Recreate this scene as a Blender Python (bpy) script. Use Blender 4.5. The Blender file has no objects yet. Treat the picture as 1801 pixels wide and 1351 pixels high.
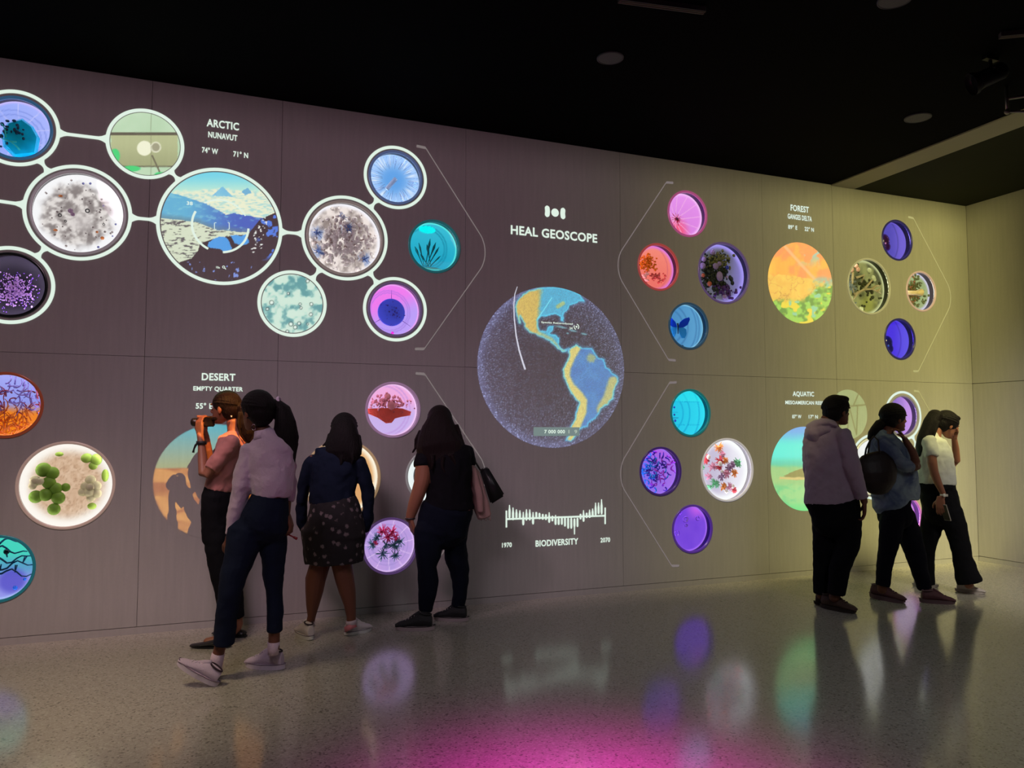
import bpy, bmesh, math, random
import numpy as np
from mathutils import Vector, Matrix
from mathutils.geometry import delaunay_2d_cdt
random.seed(7); rng = np.random.default_rng(11)
scene = bpy.context.scene
COL = scene.collection
PI = math.pi

# ------------------------------------------------------------------ camera
FPX, IW, IH = 1364.9, 1801, 1351
CAM = Vector((0.0, -6.287, 1.45))
YAW, PITCH = math.radians(21.866), math.radians(3.572)
FH = Vector((math.sin(YAW), math.cos(YAW), 0))
CF = Vector((math.sin(YAW)*math.cos(PITCH), math.cos(YAW)*math.cos(PITCH), math.sin(PITCH)))
CR = Vector((math.cos(YAW), -math.sin(YAW), 0))
CU = CR.cross(CF)
cam = bpy.data.cameras.new('camera'); cam.sensor_width = 36; cam.lens = FPX/IW*36
cam.clip_start = .05; cam.clip_end = 100
camo = bpy.data.objects.new('camera', cam); COL.objects.link(camo)
camo.matrix_world = Matrix(((CR.x, CU.x, -CF.x, CAM.x), (CR.y, CU.y, -CF.y, CAM.y), (CR.z, CU.z, -CF.z, CAM.z), (0, 0, 0, 1)))
scene.camera = camo
# ------------------------------------------------------------------ world, lights, exposure
vs = scene.view_settings
vs.view_transform = 'Standard'; vs.look = 'None'; vs.gamma = 1; vs.exposure = 0.0; vs.use_curve_mapping = False
wd = bpy.data.worlds.new('world'); scene.world = wd; wd.use_nodes = True
wd.node_tree.nodes['Background'].inputs[0].default_value = (.5, .45, .5, 1)
wd.node_tree.nodes['Background'].inputs[1].default_value = .004
PW = 14.4; DPW = .46
HC = 4.093                                    # ceiling height
def aim(o, tgt):
    o.rotation_euler = (Vector(tgt)-o.location).to_track_quat('-Z', 'Y').to_euler()
def spot(name, loc, tgt, watts, col, size, blend=1.0, rad=.12):
    l = bpy.data.lights.new(name, 'SPOT'); l.energy = watts; l.color = col; l.spot_size = math.radians(size)
    l.spot_blend = blend; l.shadow_soft_size = rad
    o = bpy.data.objects.new(name, l); COL.objects.link(o); o.location = loc; aim(o, tgt); return o
def projector(name, loc, watts, uv_box, feather, stops, rad=.45):
    """ceiling projector facing the back wall (y = 0): evens its light out over a box (u0, u1, v0, v1) of the wall, colour stops along u"""
    l = bpy.data.lights.new(name, 'SPOT'); l.energy = watts; l.spot_size = math.radians(165); l.spot_blend = 0; l.shadow_soft_size = rad
    l.use_nodes = True; N, K = l.node_tree.nodes, l.node_tree.links; em = N['Emission']
    o = bpy.data.objects.new(name, l); COL.objects.link(o); o.location = loc; o.rotation_euler = (PI/2, 0, 0); D = -loc[1]
    def M(op, a, b=None, c=None):
        n = N.new('ShaderNodeMath'); n.operation = op
        for i, q in enumerate((a, b, c)):
            if q is None: continue
            if isinstance(q, (int, float)): n.inputs[i].default_value = q
            else: K.new(q, n.inputs[i])
        return n.outputs[0]
    tc = N.new('ShaderNodeTexCoord'); sp = N.new('ShaderNodeSeparateXYZ'); K.new(tc.outputs['Normal'], sp.inputs[0])
    az = M('MAXIMUM', M('ABSOLUTE', sp.outputs[2]), .12)
    U = M('MULTIPLY_ADD', M('DIVIDE', sp.outputs[0], az), D, loc[0]); V = M('MULTIPLY_ADD', M('DIVIDE', sp.outputs[1], az), D, loc[2])
    gain = M('DIVIDE', 1, M('POWER', az, 3))
    if uv_box:
        u0, u1, v0, v1 = uv_box
        for lo, hi, q, f0, f1 in ((u0, u1, U, *feather), (v0, v1, V, .05, .05)):
            for a, b in ((lo, lo+f0), (hi, hi-f1)):
                mr = N.new('ShaderNodeMapRange'); mr.interpolation_type = 'SMOOTHSTEP'
                mr.inputs['From Min'].default_value, mr.inputs['From Max'].default_value = a, b
                K.new(q, mr.inputs['Value']); gain = M('MULTIPLY', gain, mr.outputs[0])
        rp = N.new('ShaderNodeValToRGB'); e = rp.color_ramp.elements
        ps = [((u-u0)/(u1-u0), c) for u, c in stops]
        e[0].position, e[0].color = ps[0][0], tuple(ps[0][1])+(1,); e[1].position, e[1].color = ps[-1][0], tuple(ps[-1][1])+(1,)
        for p_, c in ps[1:-1]: k = e.new(p_); k.color = tuple(c)+(1,)
        K.new(M('DIVIDE', M('SUBTRACT', U, u0), u1-u0), rp.inputs[0]); K.new(rp.outputs[0], em.inputs['Color'])
    K.new(gain, em.inputs['Strength'])
    return o, N, K, em, M, U, V, gain
MAUVE, TAUPE, OLIVE, YELLOW = (.076, .051, .063), (.068, .055, .053), (.235, .213, .088), (.42, .385, .118)
projector('left_wall_projector', (-.6, -2.6, 4.0), 60*PW, (-4.2, 3.4, -.1, 4.2), (1.6, 1.6), [(-4.2, (.078, .052, .060)), (1.0, MAUVE), (3.4, MAUVE)])
projector('middle_wall_projector', (3.2, -2.6, 4.0), 60*PW, (1.8, 6.2, -.1, 4.2), (1.6, 1.6), [(1.8, MAUVE), (3.6, TAUPE), (4.9, (.155, .136, .070)), (6.2, OLIVE)])
projector('right_wall_projector', (6.3, -2.6, 4.0), 60*PW, (4.6, 8.40, -.1, 4.2), (1.6, .20), [(4.6, (.14, .122, .066)), (5.6, (.265, .24, .10)), (6.6, (.355, .325, .108)), (8.40, YELLOW)])
def gobo_lamp(name, loc, watts, col, sigma):
    """narrow stage lamp pointing straight down with a soft Gaussian beam"""
    o = spot(name, loc, (loc[0], loc[1], 0), watts, col, 120, 0, .05); o.rotation_euler = (0, 0, 0); l = o.data; l.use_nodes = True; N, K = l.node_tree.nodes, l.node_tree.links
    tc = N.new('ShaderNodeTexCoord'); sp = N.new('ShaderNodeSeparateXYZ'); K.new(tc.outputs['Normal'], sp.inputs[0])
    def M(op, a, b=0.):
        n = N.new('ShaderNodeMath'); n.operation = op
        for i, q in enumerate((a, b)):
            if isinstance(q, (int, float)): n.inputs[i].default_value = q
            else: K.new(q, n.inputs[i])
        return n.outputs[0]
    r2 = M('DIVIDE', M('ADD', M('MULTIPLY', sp.outputs[0], sp.outputs[0]), M('MULTIPLY', sp.outputs[1], sp.outputs[1])), M('MAXIMUM', M('MULTIPLY', sp.outputs[2], sp.outputs[2]), .01))
    K.new(M('EXPONENT', M('DIVIDE', r2, -sigma*sigma)), N['Emission'].inputs['Strength'])
gobo_lamp('magenta_floor_lamp', (1.42, -3.62, 4.0), 1500, (1.0, .022, .66), .178)
spot('warm_room_lamp', (-1.3, -2.4, 4.0), (-.75, -1.15, 0), 300, (1.0, .78, .52), 58, 1.0, .4)
spot('lilac_room_lamp', (-.6, -4.6, 4.0), (.6, -1.0, .8), 160, (1.0, .84, .98), 62, 1.0, .5)  # added fill, brightens the figures on the left; no visible source
spot('cool_room_lamp', (3.4, -5.2, 4.0), (3.4, -1.6, 0), 130, (.95, .95, 1.0), 84, 1.0, .5)
spot('olive_room_lamp', (5.6, -4.2, 4.0), (8.2, -1.6, .5), 850, (1.0, .92, .80), 62, 1.0, .5)  # unseen fill added to lift the right-hand wall

# ------------------------------------------------------------------ helpers
def ray(px, py): return CF + CR*((px-900.5)/FPX) + CU*((675.5-py)/FPX)
def wallpt(px, py):
    d = ray(px, py); t = -CAM.y/d.y; p = CAM+d*t; return p.x, p.z
def floorpt(px, py, z=0):
    d = ray(px, py); t = (z-CAM.z)/d.z; return CAM+d*t
def at(px, py, fd):
    d = ray(px, py); return CAM + d*(fd/d.dot(FH))
def fdist(p): return (Vector(p)-CAM).dot(FH)
def wall2px(u, v):                            # numpy arrays -> photo pixels (to look a colour up, not to place things)
    dx, dy, dz = u-CAM.x, 0-CAM.y, v-CAM.z
    z = dx*CF.x+dy*CF.y+dz*CF.z
    return 900.5+FPX*(dx*CR.x+dy*CR.y+dz*CR.z)/z, 675.5-FPX*(dx*CU.x+dy*CU.y+dz*CU.z)/z
class Crop:
    def __init__(s, ox, oy, k): s.o, s.k = (ox, oy), k
    def __call__(s, x, y): return s.o[0]+x/s.k, s.o[1]+y/s.k
def s2l(c):
    c = np.asarray(c, float); return np.where(c <= .04045, c/12.92, ((c+.055)/1.055)**2.4)
def L(r, g, b): return tuple(float(x) for x in s2l(np.array([r, g, b])/255.))+(1,)

def tag(o, label=None, cat=None, group=None, kind=None):
    if label: o['label'] = label
    if cat: o['category'] = cat
    if group: o['group'] = group
    if kind: o['kind'] = kind
    return o
def empty(name, loc, label=None, cat=None, group=None):
    o = bpy.data.objects.new(name, None); COL.objects.link(o); o.location = loc; o.empty_display_size = .1
    return tag(o, label, cat, group)
def link_mesh(name, me, mat, parent=None, loc=None, smooth=False):
    """mesh data is in world coordinates unless loc is given"""
    o = bpy.data.objects.new(name, me); COL.objects.link(o)
    if mat is not None and not me.materials: me.materials.append(mat)
    if smooth:
        me.polygons.foreach_set('use_smooth', [True]*len(me.polygons))
    if loc is not None: o.location = loc
    if parent is not None:
        o.parent = parent
        if loc is None: o.matrix_parent_inverse = Matrix.Translation(parent_world(parent)).inverted()
    return o
def parent_world(o):
    p = Vector((0, 0, 0))
    while o is not None:
        p += Vector(o.location) + (o.matrix_parent_inverse.translation if o.parent else Vector((0, 0, 0)))
        o = o.parent
    return p
def bm_obj(name, bm, mat, parent=None, smooth=False, loc=None):
    me = bpy.data.meshes.new(name); bm.to_mesh(me); bm.free()
    return link_mesh(name, me, mat, parent, loc, smooth)
def py_mesh(name, v, f):
    me = bpy.data.meshes.new(name); me.from_pydata([tuple(map(float, q)) for q in v], [], f); me.update(); return me
def box(bm, x0, x1, y0, y1, z0, z1):
    vs_ = [bm.verts.new(p) for p in ((x0,y0,z0),(x1,y0,z0),(x1,y1,z0),(x0,y1,z0),(x0,y0,z1),(x1,y0,z1),(x1,y1,z1),(x0,y1,z1))]
    for q in ((0,3,2,1),(4,5,6,7),(0,1,5,4),(1,2,6,5),(2,3,7,6),(3,0,4,7)): bm.faces.new([vs_[i] for i in q])
def tube(bm, pts, r, n=8, cap=True):
    """round tube through points; r number or list"""
    pts = [Vector(p) for p in pts]; rs = r if isinstance(r, (list, tuple)) else [r]*len(pts); rings = []
    ref = None
    for i, p in enumerate(pts):
        t = (pts[min(i+1, len(pts)-1)]-pts[max(i-1, 0)]).normalized()
        if ref is None: ref = Vector((0, 0, 1)) if abs(t.z) < .9 else Vector((1, 0, 0))
        a = (ref-t*ref.dot(t)).normalized(); b = t.cross(a); ref = a
        rings.append([bm.verts.new(p+(a*math.cos(2*PI*k/n)+b*math.sin(2*PI*k/n))*rs[i]) for k in range(n)])
    for i in range(len(rings)-1):
        for k in range(n): bm.faces.new((rings[i][k], rings[i][(k+1)%n], rings[i+1][(k+1)%n], rings[i+1][k]))
    if cap:
        bm.faces.new(rings[0][::-1]); bm.faces.new(rings[-1])
def ball(bm, c, r, sx=1, sy=1, sz=1, seg=10, rot=None):
    m = Matrix.Translation(c) @ (rot or Matrix.Identity(4)) @ Matrix.Diagonal((r*sx, r*sy, r*sz, 1))
    bmesh.ops.create_uvsphere(bm, u_segments=seg, v_segments=max(5, seg*2//3), radius=1, matrix=m)
def lathe(bm, prof, n=48, axis_c=(0, 0, 0)):
    """profile (r, y) turned about the y axis through axis_c"""
    cx, cy, cz = axis_c; rings = []
    for r, y in prof:
        rings.append([bm.verts.new((cx+r*math.cos(2*PI*k/n), cy+y, cz+r*math.sin(2*PI*k/n))) for k in range(n)])
    for i in range(len(rings)-1):
        for k in range(n): bm.faces.new((rings[i][k], rings[i][(k+1)%n], rings[i+1][(k+1)%n], rings[i+1][k]))
# ---- numpy noise
def vnoise(x, y, seed=0):
    x = np.asarray(x, float); y = np.asarray(y, float)
    xi, yi = np.floor(x).astype(np.int64), np.floor(y).astype(np.int64); fx, fy = x-xi, y-yi
    fx, fy = fx*fx*(3-2*fx), fy*fy*(3-2*fy)
    def hsh(a, b):
        h = (a*374761393+b*668265263+seed*144269) & 0x7fffffff
        h = ((h ^ (h >> 13))*1274126177) & 0x7fffffff
        return ((h ^ (h >> 16)) & 0xffff)/65535.
    return (hsh(xi, yi)*(1-fx)+hsh(xi+1, yi)*fx)*(1-fy)+(hsh(xi, yi+1)*(1-fx)+hsh(xi+1, yi+1)*fx)*fy
def fbm(x, y, s, seed=0, o=4):
    r = 0; a = .5
    for i in range(o): r = r+a*vnoise(x*s*2**i+17.3*i, y*s*2**i+9.1*i, seed+i); a *= .5
    return r/(1-.5**o)
def sstep(a, b, x): t = np.clip((x-a)/(b-a), 0, 1); return t*t*(3-2*t)
def C(*c): return np.array(c, float)/255.
def mixc(a, b, t):
    t = np.asarray(t)[..., None]; return np.asarray(a)*(1-t)+np.asarray(b)*t
def inpoly(x, y, P):
    ins = np.zeros(x.shape, bool); n = len(P)
    for i in range(n):
        x1, y1 = P[i]; x2, y2 = P[(i+1) % n]
        c = ((y1 > y) != (y2 > y)) & (x < (x2-x1)*(y-y1)/((y2-y1) or 1e-9)+x1); ins ^= c
    return ins
def polydist(x, y, P, closed=True):
    d = np.full(x.shape, 1e9); n = len(P)
    for i in range(n if closed else n-1):
        a = np.array(P[i], float); b = np.array(P[(i+1) % n], float); ab = b-a
        t = np.clip(((x-a[0])*ab[0]+(y-a[1])*ab[1])/(ab@ab+1e-9), 0, 1)
        d = np.minimum(d, np.hypot(x-a[0]-t*ab[0], y-a[1]-t*ab[1]))
    return d

# ------------------------------------------------------------------ materials
MATS = {}
def nodes(name):
    m = bpy.data.materials.new(name); m.use_nodes = True; return m, m.node_tree.nodes, m.node_tree.links, m.node_tree.nodes['Principled BSDF']
def mat(name, col, rough=.6, metal=0., spec=.5, bump=0., bscale=40., var=0., vscale=8., sheen=0., stretch=None, coat=0.):
    """procedural: base colour varied by noise, noise bump"""
    if name in MATS: return MATS[name]
    m, N, K, b = nodes(name)
    b.inputs['Roughness'].default_value = rough; b.inputs['Metallic'].default_value = metal
    b.inputs['Specular IOR Level'].default_value = spec; b.inputs['Sheen Weight'].default_value = sheen
    b.inputs['Coat Weight'].default_value = coat
    col = L(*col) if max(col) > 1 else tuple(col)+(1,)
    tc = N.new('ShaderNodeTexCoord'); mp = N.new('ShaderNodeMapping'); K.new(tc.outputs['Object'], mp.inputs[0])
    if stretch: mp.inputs['Scale'].default_value = stretch
    nz = N.new('ShaderNodeTexNoise'); nz.inputs['Scale'].default_value = vscale; nz.inputs['Detail'].default_value = 4
    K.new(mp.outputs[0], nz.inputs['Vector'])
    mx = N.new('ShaderNodeMix'); mx.data_type = 'RGBA'
    mx.inputs['A'].default_value = tuple(c*(1-var) for c in col[:3])+(1,); mx.inputs['B'].default_value = tuple(min(1, c*(1+var)) for c in col[:3])+(1,)
    K.new(nz.outputs['Fac'], mx.inputs['Factor']); K.new(mx.outputs['Result'], b.inputs['Base Color'])
    if bump:
        n2 = N.new('ShaderNodeTexNoise'); n2.inputs['Scale'].default_value = bscale; n2.inputs['Detail'].default_value = 3
        K.new(mp.outputs[0], n2.inputs['Vector'])
        bp = N.new('ShaderNodeBump'); bp.inputs['Strength'].default_value = bump; bp.inputs['Distance'].default_value = .01
        K.new(n2.outputs['Fac'], bp.inputs['Height']); K.new(bp.outputs[0], b.inputs['Normal'])
    MATS[name] = m; return m
def emis(name, col, strength=1.0):
    if name in MATS: return MATS[name]
    m, N, K, b = nodes(name)
    b.inputs['Base Color'].default_value = (.02, .02, .02, 1); b.inputs['Roughness'].default_value = .5
    b.inputs['Emission Color'].default_value = L(*col); b.inputs['Emission Strength'].default_value = strength
    MATS[name] = m; return m
WALLC = (.42, .40, .385)
def wall_nodes(N, K, b):
    b.inputs['Roughness'].default_value = .62; b.inputs['Specular IOR Level'].default_value = .25
    tc = N.new('ShaderNodeTexCoord'); mp = N.new('ShaderNodeMapping'); K.new(tc.outputs['Object'], mp.inputs[0])
    mp.inputs['Scale'].default_value = (9, 9, .7)
    nz = N.new('ShaderNodeTexNoise'); nz.inputs['Scale'].default_value = 3.5; nz.inputs['Detail'].default_value = 6; K.new(mp.outputs[0], nz.inputs['Vector'])
    n3 = N.new('ShaderNodeTexNoise'); n3.inputs['Scale'].default_value = 55; n3.inputs['Detail'].default_value = 3; K.new(tc.outputs['Object'], n3.inputs['Vector'])
    ad = N.new('ShaderNodeMath'); ad.operation = 'MULTIPLY_ADD'; ad.inputs[1].default_value = .35; K.new(n3.outputs['Fac'], ad.inputs[0]); K.new(nz.outputs['Fac'], ad.inputs[2])
    rp = N.new('ShaderNodeMapRange'); rp.inputs['From Min'].default_value = .45; rp.inputs['From Max'].default_value = .95
    rp.inputs['To Min'].default_value = .94; rp.inputs['To Max'].default_value = 1.05; K.new(ad.outputs[0], rp.inputs['Value'])
    mx = N.new('ShaderNodeVectorMath'); mx.operation = 'SCALE'; mx.inputs[0].default_value = WALLC; K.new(rp.outputs[0], mx.inputs['Scale'])
    K.new(mx.outputs[0], b.inputs['Base Color'])
    bp = N.new('ShaderNodeBump'); bp.inputs['Strength'].default_value = .15; bp.inputs['Distance'].default_value = .003
    K.new(ad.outputs[0], bp.inputs['Height']); K.new(bp.outputs[0], b.inputs['Normal'])
def wall_mat():
    if 'wall' in MATS: return MATS['wall']
    m, N, K, b = nodes('cast_wall_panel'); wall_nodes(N, K, b); MATS['wall'] = m; return m
def projected_mat(name='projected_picture', strength=1.0):
    """the wall's own surface plus the picture thrown on it (colour attribute)"""
    if name in MATS: return MATS[name]
    m, N, K, b = nodes(name); wall_nodes(N, K, b)
    at_ = N.new('ShaderNodeAttribute'); at_.attribute_name = 'Col'
    K.new(at_.outputs['Color'], b.inputs['Emission Color']); b.inputs['Emission Strength'].default_value = strength
    m.cycles.emission_sampling = 'NONE'; MATS[name] = m; return m
def plate_mat(name='lit_plate', strength=1.0):
    if name in MATS: return MATS[name]
    m, N, K, b = nodes(name); b.inputs['Base Color'].default_value = (.03, .03, .03, 1); b.inputs['Roughness'].default_value = .7; b.inputs['Specular IOR Level'].default_value = .08
    at_ = N.new('ShaderNodeAttribute'); at_.attribute_name = 'Col'
    K.new(at_.outputs['Color'], b.inputs['Emission Color']); b.inputs['Emission Strength'].default_value = strength
    m.cycles.emission_sampling = 'NONE'; MATS[name] = m; return m

# ------------------------------------------------------------------ structure
XC = 8.221                                    # right-hand corner
def terrazzo():
    m, N, K, b = nodes('terrazzo_floor')
    tc = N.new('ShaderNodeTexCoord')
    v = N.new('ShaderNodeTexVoronoi'); v.inputs['Scale'].default_value = 110; K.new(tc.outputs['Object'], v.inputs['Vector'])
    r = N.new('ShaderNodeValToRGB'); e = r.color_ramp.elements
    e[0].position = 0; e[0].color = (.20, .185, .16, 1); e[1].position = 1; e[1].color = (.52, .49, .42, 1)
    for p, c in ((.05, (.22, .20, .17, 1)), (.10, (.38, .355, .30, 1)), (.7, (.43, .40, .34, 1))):
        k = e.new(p); k.color = c
    s = N.new('ShaderNodeSeparateColor'); K.new(v.outputs['Color'], s.inputs[0]); K.new(s.outputs[0], r.inputs[0]); K.new(r.outputs[0], b.inputs['Base Color'])
    nz = N.new('ShaderNodeTexNoise'); nz.inputs['Scale'].default_value = 2.5; K.new(tc.outputs['Object'], nz.inputs['Vector'])
    mr = N.new('ShaderNodeMapRange'); mr.inputs['To Min'].default_value = .10; mr.inputs['To Max'].default_value = .17; K.new(nz.outputs['Fac'], mr.inputs[0]); K.new(mr.outputs[0], b.inputs['Roughness'])
    b.inputs['Specular IOR Level'].default_value = .62
    return m
def struct(name, bm, m, parent=None):
    o = bm_obj(name, bm, m, parent)
    if parent is None: o['kind'] = 'structure'
    return o
bm = bmesh.new(); box(bm, -5, 12, -10, .22, -.12, 0); struct('floor', bm, terrazzo())
black = mat('black_ceiling', (.003, .003, .004), .9, spec=.05, var=.2)
bm = bmesh.new(); box(bm, -5, 12, -10, .22, HC+.002, HC+.12); struct('ceiling', bm, black)
strip = mat('ceiling_strip_paint', (.36, .34, .26), .7, var=.06, vscale=3)
bm = bmesh.new(); box(bm, 6.195, 6.515, -10, -.004, HC-.012, HC+.001); struct('trim_1', bm, strip)
bm = bmesh.new(); box(bm, 6.515, XC-.004, -10, -.004, HC-.012, HC+.001); struct('trim_2', bm, mat('dark_ceiling_paint', (.02, .022, .012), .8, spec=.15, var=.15, vscale=3))

# portholes: (u, v, hole radius)
SMALL, BIG = .222, .302
PORTS = dict(
 blue_crystal=(-1.258, 3.600, SMALL), white_gravel=(-.851, 3.035, BIG), black_crystal=(-1.254, 2.478, SMALL),
 snow_moss=(1.061, 3.030, BIG), ice_needles=(1.473, 3.583, SMALL), cyan_plant=(1.813, 3.028, SMALL), violet_dish=(1.480, 2.470, SMALL),
 twig_nest=(-1.252, 1.639, SMALL), cactus=(-.866, 1.078, BIG), maze=(-1.263, .520, SMALL), shells=(1.061, 1.085, BIG),
 red_rock=(1.470, 1.636, SMALL), white_ring=(1.808, 1.087, SMALL), tufts=(1.456, .529, SMALL),
 pink_spokes=(4.370, 3.582, SMALL), orange_bush=(4.030, 3.029, SMALL), dark_bouquet=(4.790, 3.030, BIG), butterfly=(4.364, 2.478, SMALL),
 branches=(6.692, 3.030, BIG), violet_dome=(7.122, 3.577, SMALL), moss_cap=(7.463, 3.029, SMALL), indigo_dome=(7.119, 2.475, SMALL),
 cyan_arcs=(4.372, 1.638, SMALL), blue_coral=(4.029, 1.085, SMALL), reef=(4.790, 1.085, BIG), violet_bubbles=(4.375, .533, SMALL),
 lilac_eye=(7.130, 1.632, SMALL), pale_reef=(6.692, 1.085, BIG), blue_blade=(7.440, 1.085, SMALL), pink_glow=(7.130, .531, SMALL))

def panel_mesh(x0, x1, z0, z1, holes, thick=.02):
    """front face at y=0 with round holes, plus side returns"""
    g = .0014; x0 += g; x1 -= g; z0 += g; z1 -= g
    vs_ = [(x0, z0), (x1, z0), (x1, z1), (x0, z1)]; ed = [(0, 1), (1, 2), (2, 3), (3, 0)]
    for (u, v, r) in holes:
        b0 = len(vs_); n = 64
        vs_ += [(u+r*math.cos(2*PI*k/n), v+r*math.sin(2*PI*k/n)) for k in range(n)]
        ed += [(b0+k, b0+(k+1) % n) for k in range(n)]
    V, Ed, Fc, *_ = delaunay_2d_cdt([Vector(p) for p in vs_], ed, [], 1, 1e-5)
    ok = []
    for f in Fc:
        c = sum((V[i] for i in f), Vector((0, 0)))/len(f)
        if not any(math.hypot(c.x-u, c.y-v) < r*.998 for (u, v, r) in holes): ok.append(list(f))
    P = [(p.x, 0, p.y) for p in V]; n0 = len(P)
    P += [(x0, thick, z0), (x1, thick, z0), (x1, thick, z1), (x0, thick, z1)]
    P += [(x0, 0, z0), (x1, 0, z0), (x1, 0, z1), (x0, 0, z1)]
    for k in range(4): ok.append([n0+4+k, n0+k, n0+(k+1) % 4, n0+4+(k+1) % 4])
    return py_mesh('panel', P, ok)
bm = bmesh.new(); box(bm, -5, 12, .13, .22, 0, HC)
wall = struct('wall_back', bm, mat('wall_core', (.05, .05, .05), .9))
SEAMS = [-3.6, -2.0, -.391, .552, 2.09, 3.618, 5.275, 6.203, XC]
ZS = [.052, 2.008, HC]
for i in range(len(SEAMS)-1):
    for j in range(2):
        hs = [h for h in PORTS.values() if SEAMS[i] < h[0] < SEAMS[i+1] and ZS[j] < h[1] < ZS[j+1]]
        link_mesh('panel', panel_mesh(SEAMS[i], SEAMS[i+1], ZS[j], ZS[j+1], hs), wall_mat(), wall)
bm = bmesh.new(); box(bm, -3.6, XC-.0005, .002, .05, 0, .049); struct('baseboard_back', bm, wall_mat())
# right-hand wall, panelled as well
bm = bmesh.new(); box(bm, XC+.05, XC+.15, -10, .0, 0, HC); wr = struct('wall_right', bm, mat('wall_core', (.05, .05, .05), .9))
YS = [0, -1.25, -2.5, -4.5, -6.5, -9.9]
for i in range(5):
    for j in range(2):
        bm = bmesh.new(); g = .003; box(bm, XC, XC+.03, YS[i+1]+g, YS[i]-g, ZS[j]+g, ZS[j+1]-g); bm_obj('panel', bm, wall_mat(), wr)
bm = bmesh.new(); box(bm, XC+.002, XC+.05, -9.9, -.0, 0, .049); struct('baseboard_right', bm, wall_mat())
dkw = mat('dark_room_wall', (.03, .03, .032), .8, var=.1)
bm = bmesh.new(); box(bm, -5.1, -5, -10, .22, 0, HC); struct('wall_left', bm, dkw)
bm = bmesh.new(); box(bm, -5, XC, -10.1, -10, 0, HC); struct('wall_front', bm, dkw)
# ------------------------------------------------------------------ discs with pictures
def disc_mesh(name, u, v, r, n, y, painter):
    a = np.linspace(-1, 1, n+1); X, Y = np.meshgrid(a, a)
    R = np.where(np.abs(X) > np.abs(Y), X, Y)                       # concentric square -> disc map
    with np.errstate(divide='ignore', invalid='ignore'):
        ph = np.where(np.abs(X) > np.abs(Y), PI/4*np.nan_to_num(Y/X), PI/2-PI/4*np.nan_to_num(X/np.where(Y == 0, 1, Y)))
    nx, ny = (R*np.cos(ph)).ravel(), (R*np.sin(ph)).ravel()
    U, V = u+r*nx, v+r*ny
    co = np.stack([U, np.full_like(U, y), V], -1)
    i = np.arange(n*(n+1)).reshape(n, n+1)[:, :n].ravel()
    f = np.stack([i, i+1, i+n+2, i+n+1], -1)
    me = bpy.data.meshes.new(name); me.vertices.add(len(co)); me.vertices.foreach_set('co', co.ravel())
    me.loops.add(f.size); me.loops.foreach_set('vertex_index', f.ravel().astype(np.int32))
    me.polygons.add(len(f)); me.polygons.foreach_set('loop_start', (np.arange(len(f))*4).astype(np.int32))
    me.update(calc_edges=True)
    c = np.clip(painter(nx, ny, U, V), 0, 4); c = np.where(c <= 1, s2l(np.minimum(c, 1)), c)
    at_ = me.color_attributes.new('Col', 'FLOAT_COLOR', 'POINT')
    at_.data.foreach_set('color', np.concatenate([c, np.ones((len(c), 1))], 1).ravel().astype(np.float32))
    return me
WALL_PX = C(70, 60, 64)
def seg(x, y, a, b, w):                      # soft line mask
    return 1-sstep(w*.6, w*1.2, polydist(x, y, [a, b], False))
def cropfn(cr, fn):
    def p(nx, ny, U, V):
        X, Y = wall2px(U, V); return fn((X-cr.o[0])*cr.k, (Y-cr.o[1])*cr.k, nx, ny)
    return p
# ---- projected pictures (drawn in the photo's own crop units)
def p_arctic(x, y, nx, ny):
    n = fbm(x, y, .02, 3); n2 = fbm(x, y*2.2, .018, 9)
    c = mixc(C(95, 205, 225), C(185, 228, 205), sstep(80, 330, y))
    pale = mixc(C(165, 212, 205), C(226, 232, 200), sstep(.30, .55, fbm(x, y*2.6, .03, 9)))
    c = mixc(c, pale, sstep(-12, 12, y-(265+60*(n-.5)+.05*np.abs(x-700))))
    peak = inpoly(x, y, [(745, 232), (630, 335), (860, 345)]); c[peak] = mixc(C(90, 175, 215), C(140, 205, 215), n[peak])
    p2 = inpoly(x, y, [(1015, 245), (950, 290), (990, 330), (1060, 300)]); c[p2] = C(95, 170, 205)
    top = np.interp(x, [60, 190, 560, 700, 780, 870, 1150, 1400], [290, 300, 415, 490, 545, 520, 575, 560])+18*(n-.5)
    bot = np.interp(x, [60, 480, 660, 1060, 1400], [572, 622, 700, 735, 760])+20*(n-.5)
    band = (y > top) & (y < bot)
    bl = mixc(mixc(C(75, 170, 205), C(35, 85, 180), sstep(300, 1000, x)), C(90, 120, 130), sstep(-70, 0, y-bot)*.6)
    bl = mixc(bl, C(130, 200, 215), sstep(.6, .75, n2)*.5); c[band] = bl[band]
    snow = mixc(C(205, 218, 190), C(60, 62, 66), sstep(.58, .66, fbm(x*.8+y*.25, y*3.4, .022, 5))*.85); s = y >= bot; c[s] = snow[s]
    dark = inpoly(x, y, [(500, 850), (640, 800), (820, 770), (1010, 760), (1060, 700), (1150, 590), (1250, 545), (1400, 480), (1400, 1400), (200, 1400), (280, 1050), (410, 1010), (480, 930)])
    dc = mixc(C(0, 0, 0), C(55, 115, 215), sstep(.56, .62, fbm(x, y, .016, 21))*sstep(1060, 1180, x)*sstep(1080, 960, y))
    dc = mixc(dc, C(235, 240, 235), sstep(.62, .68, fbm(x, y, .05, 31))*(np.abs(x-1130-.2*(800-y)) < 60)*(y < 950))
    dc = mixc(dc, C(110, 140, 210), sstep(.70, .74, fbm(x, y, .02, 41))*(y > 1050))
    c[dark] = dc[dark]
    for P in ([(600, 830), (720, 772), (800, 800), (850, 900), (810, 945), (700, 915), (585, 880)], [(825, 762), (1000, 758), (1035, 835), (960, 872), (880, 850)]):
        l = inpoly(x+14*(n-.5), y+30*(n2-.5), P); c[l] = C(48, 150, 222)
    return c
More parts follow.
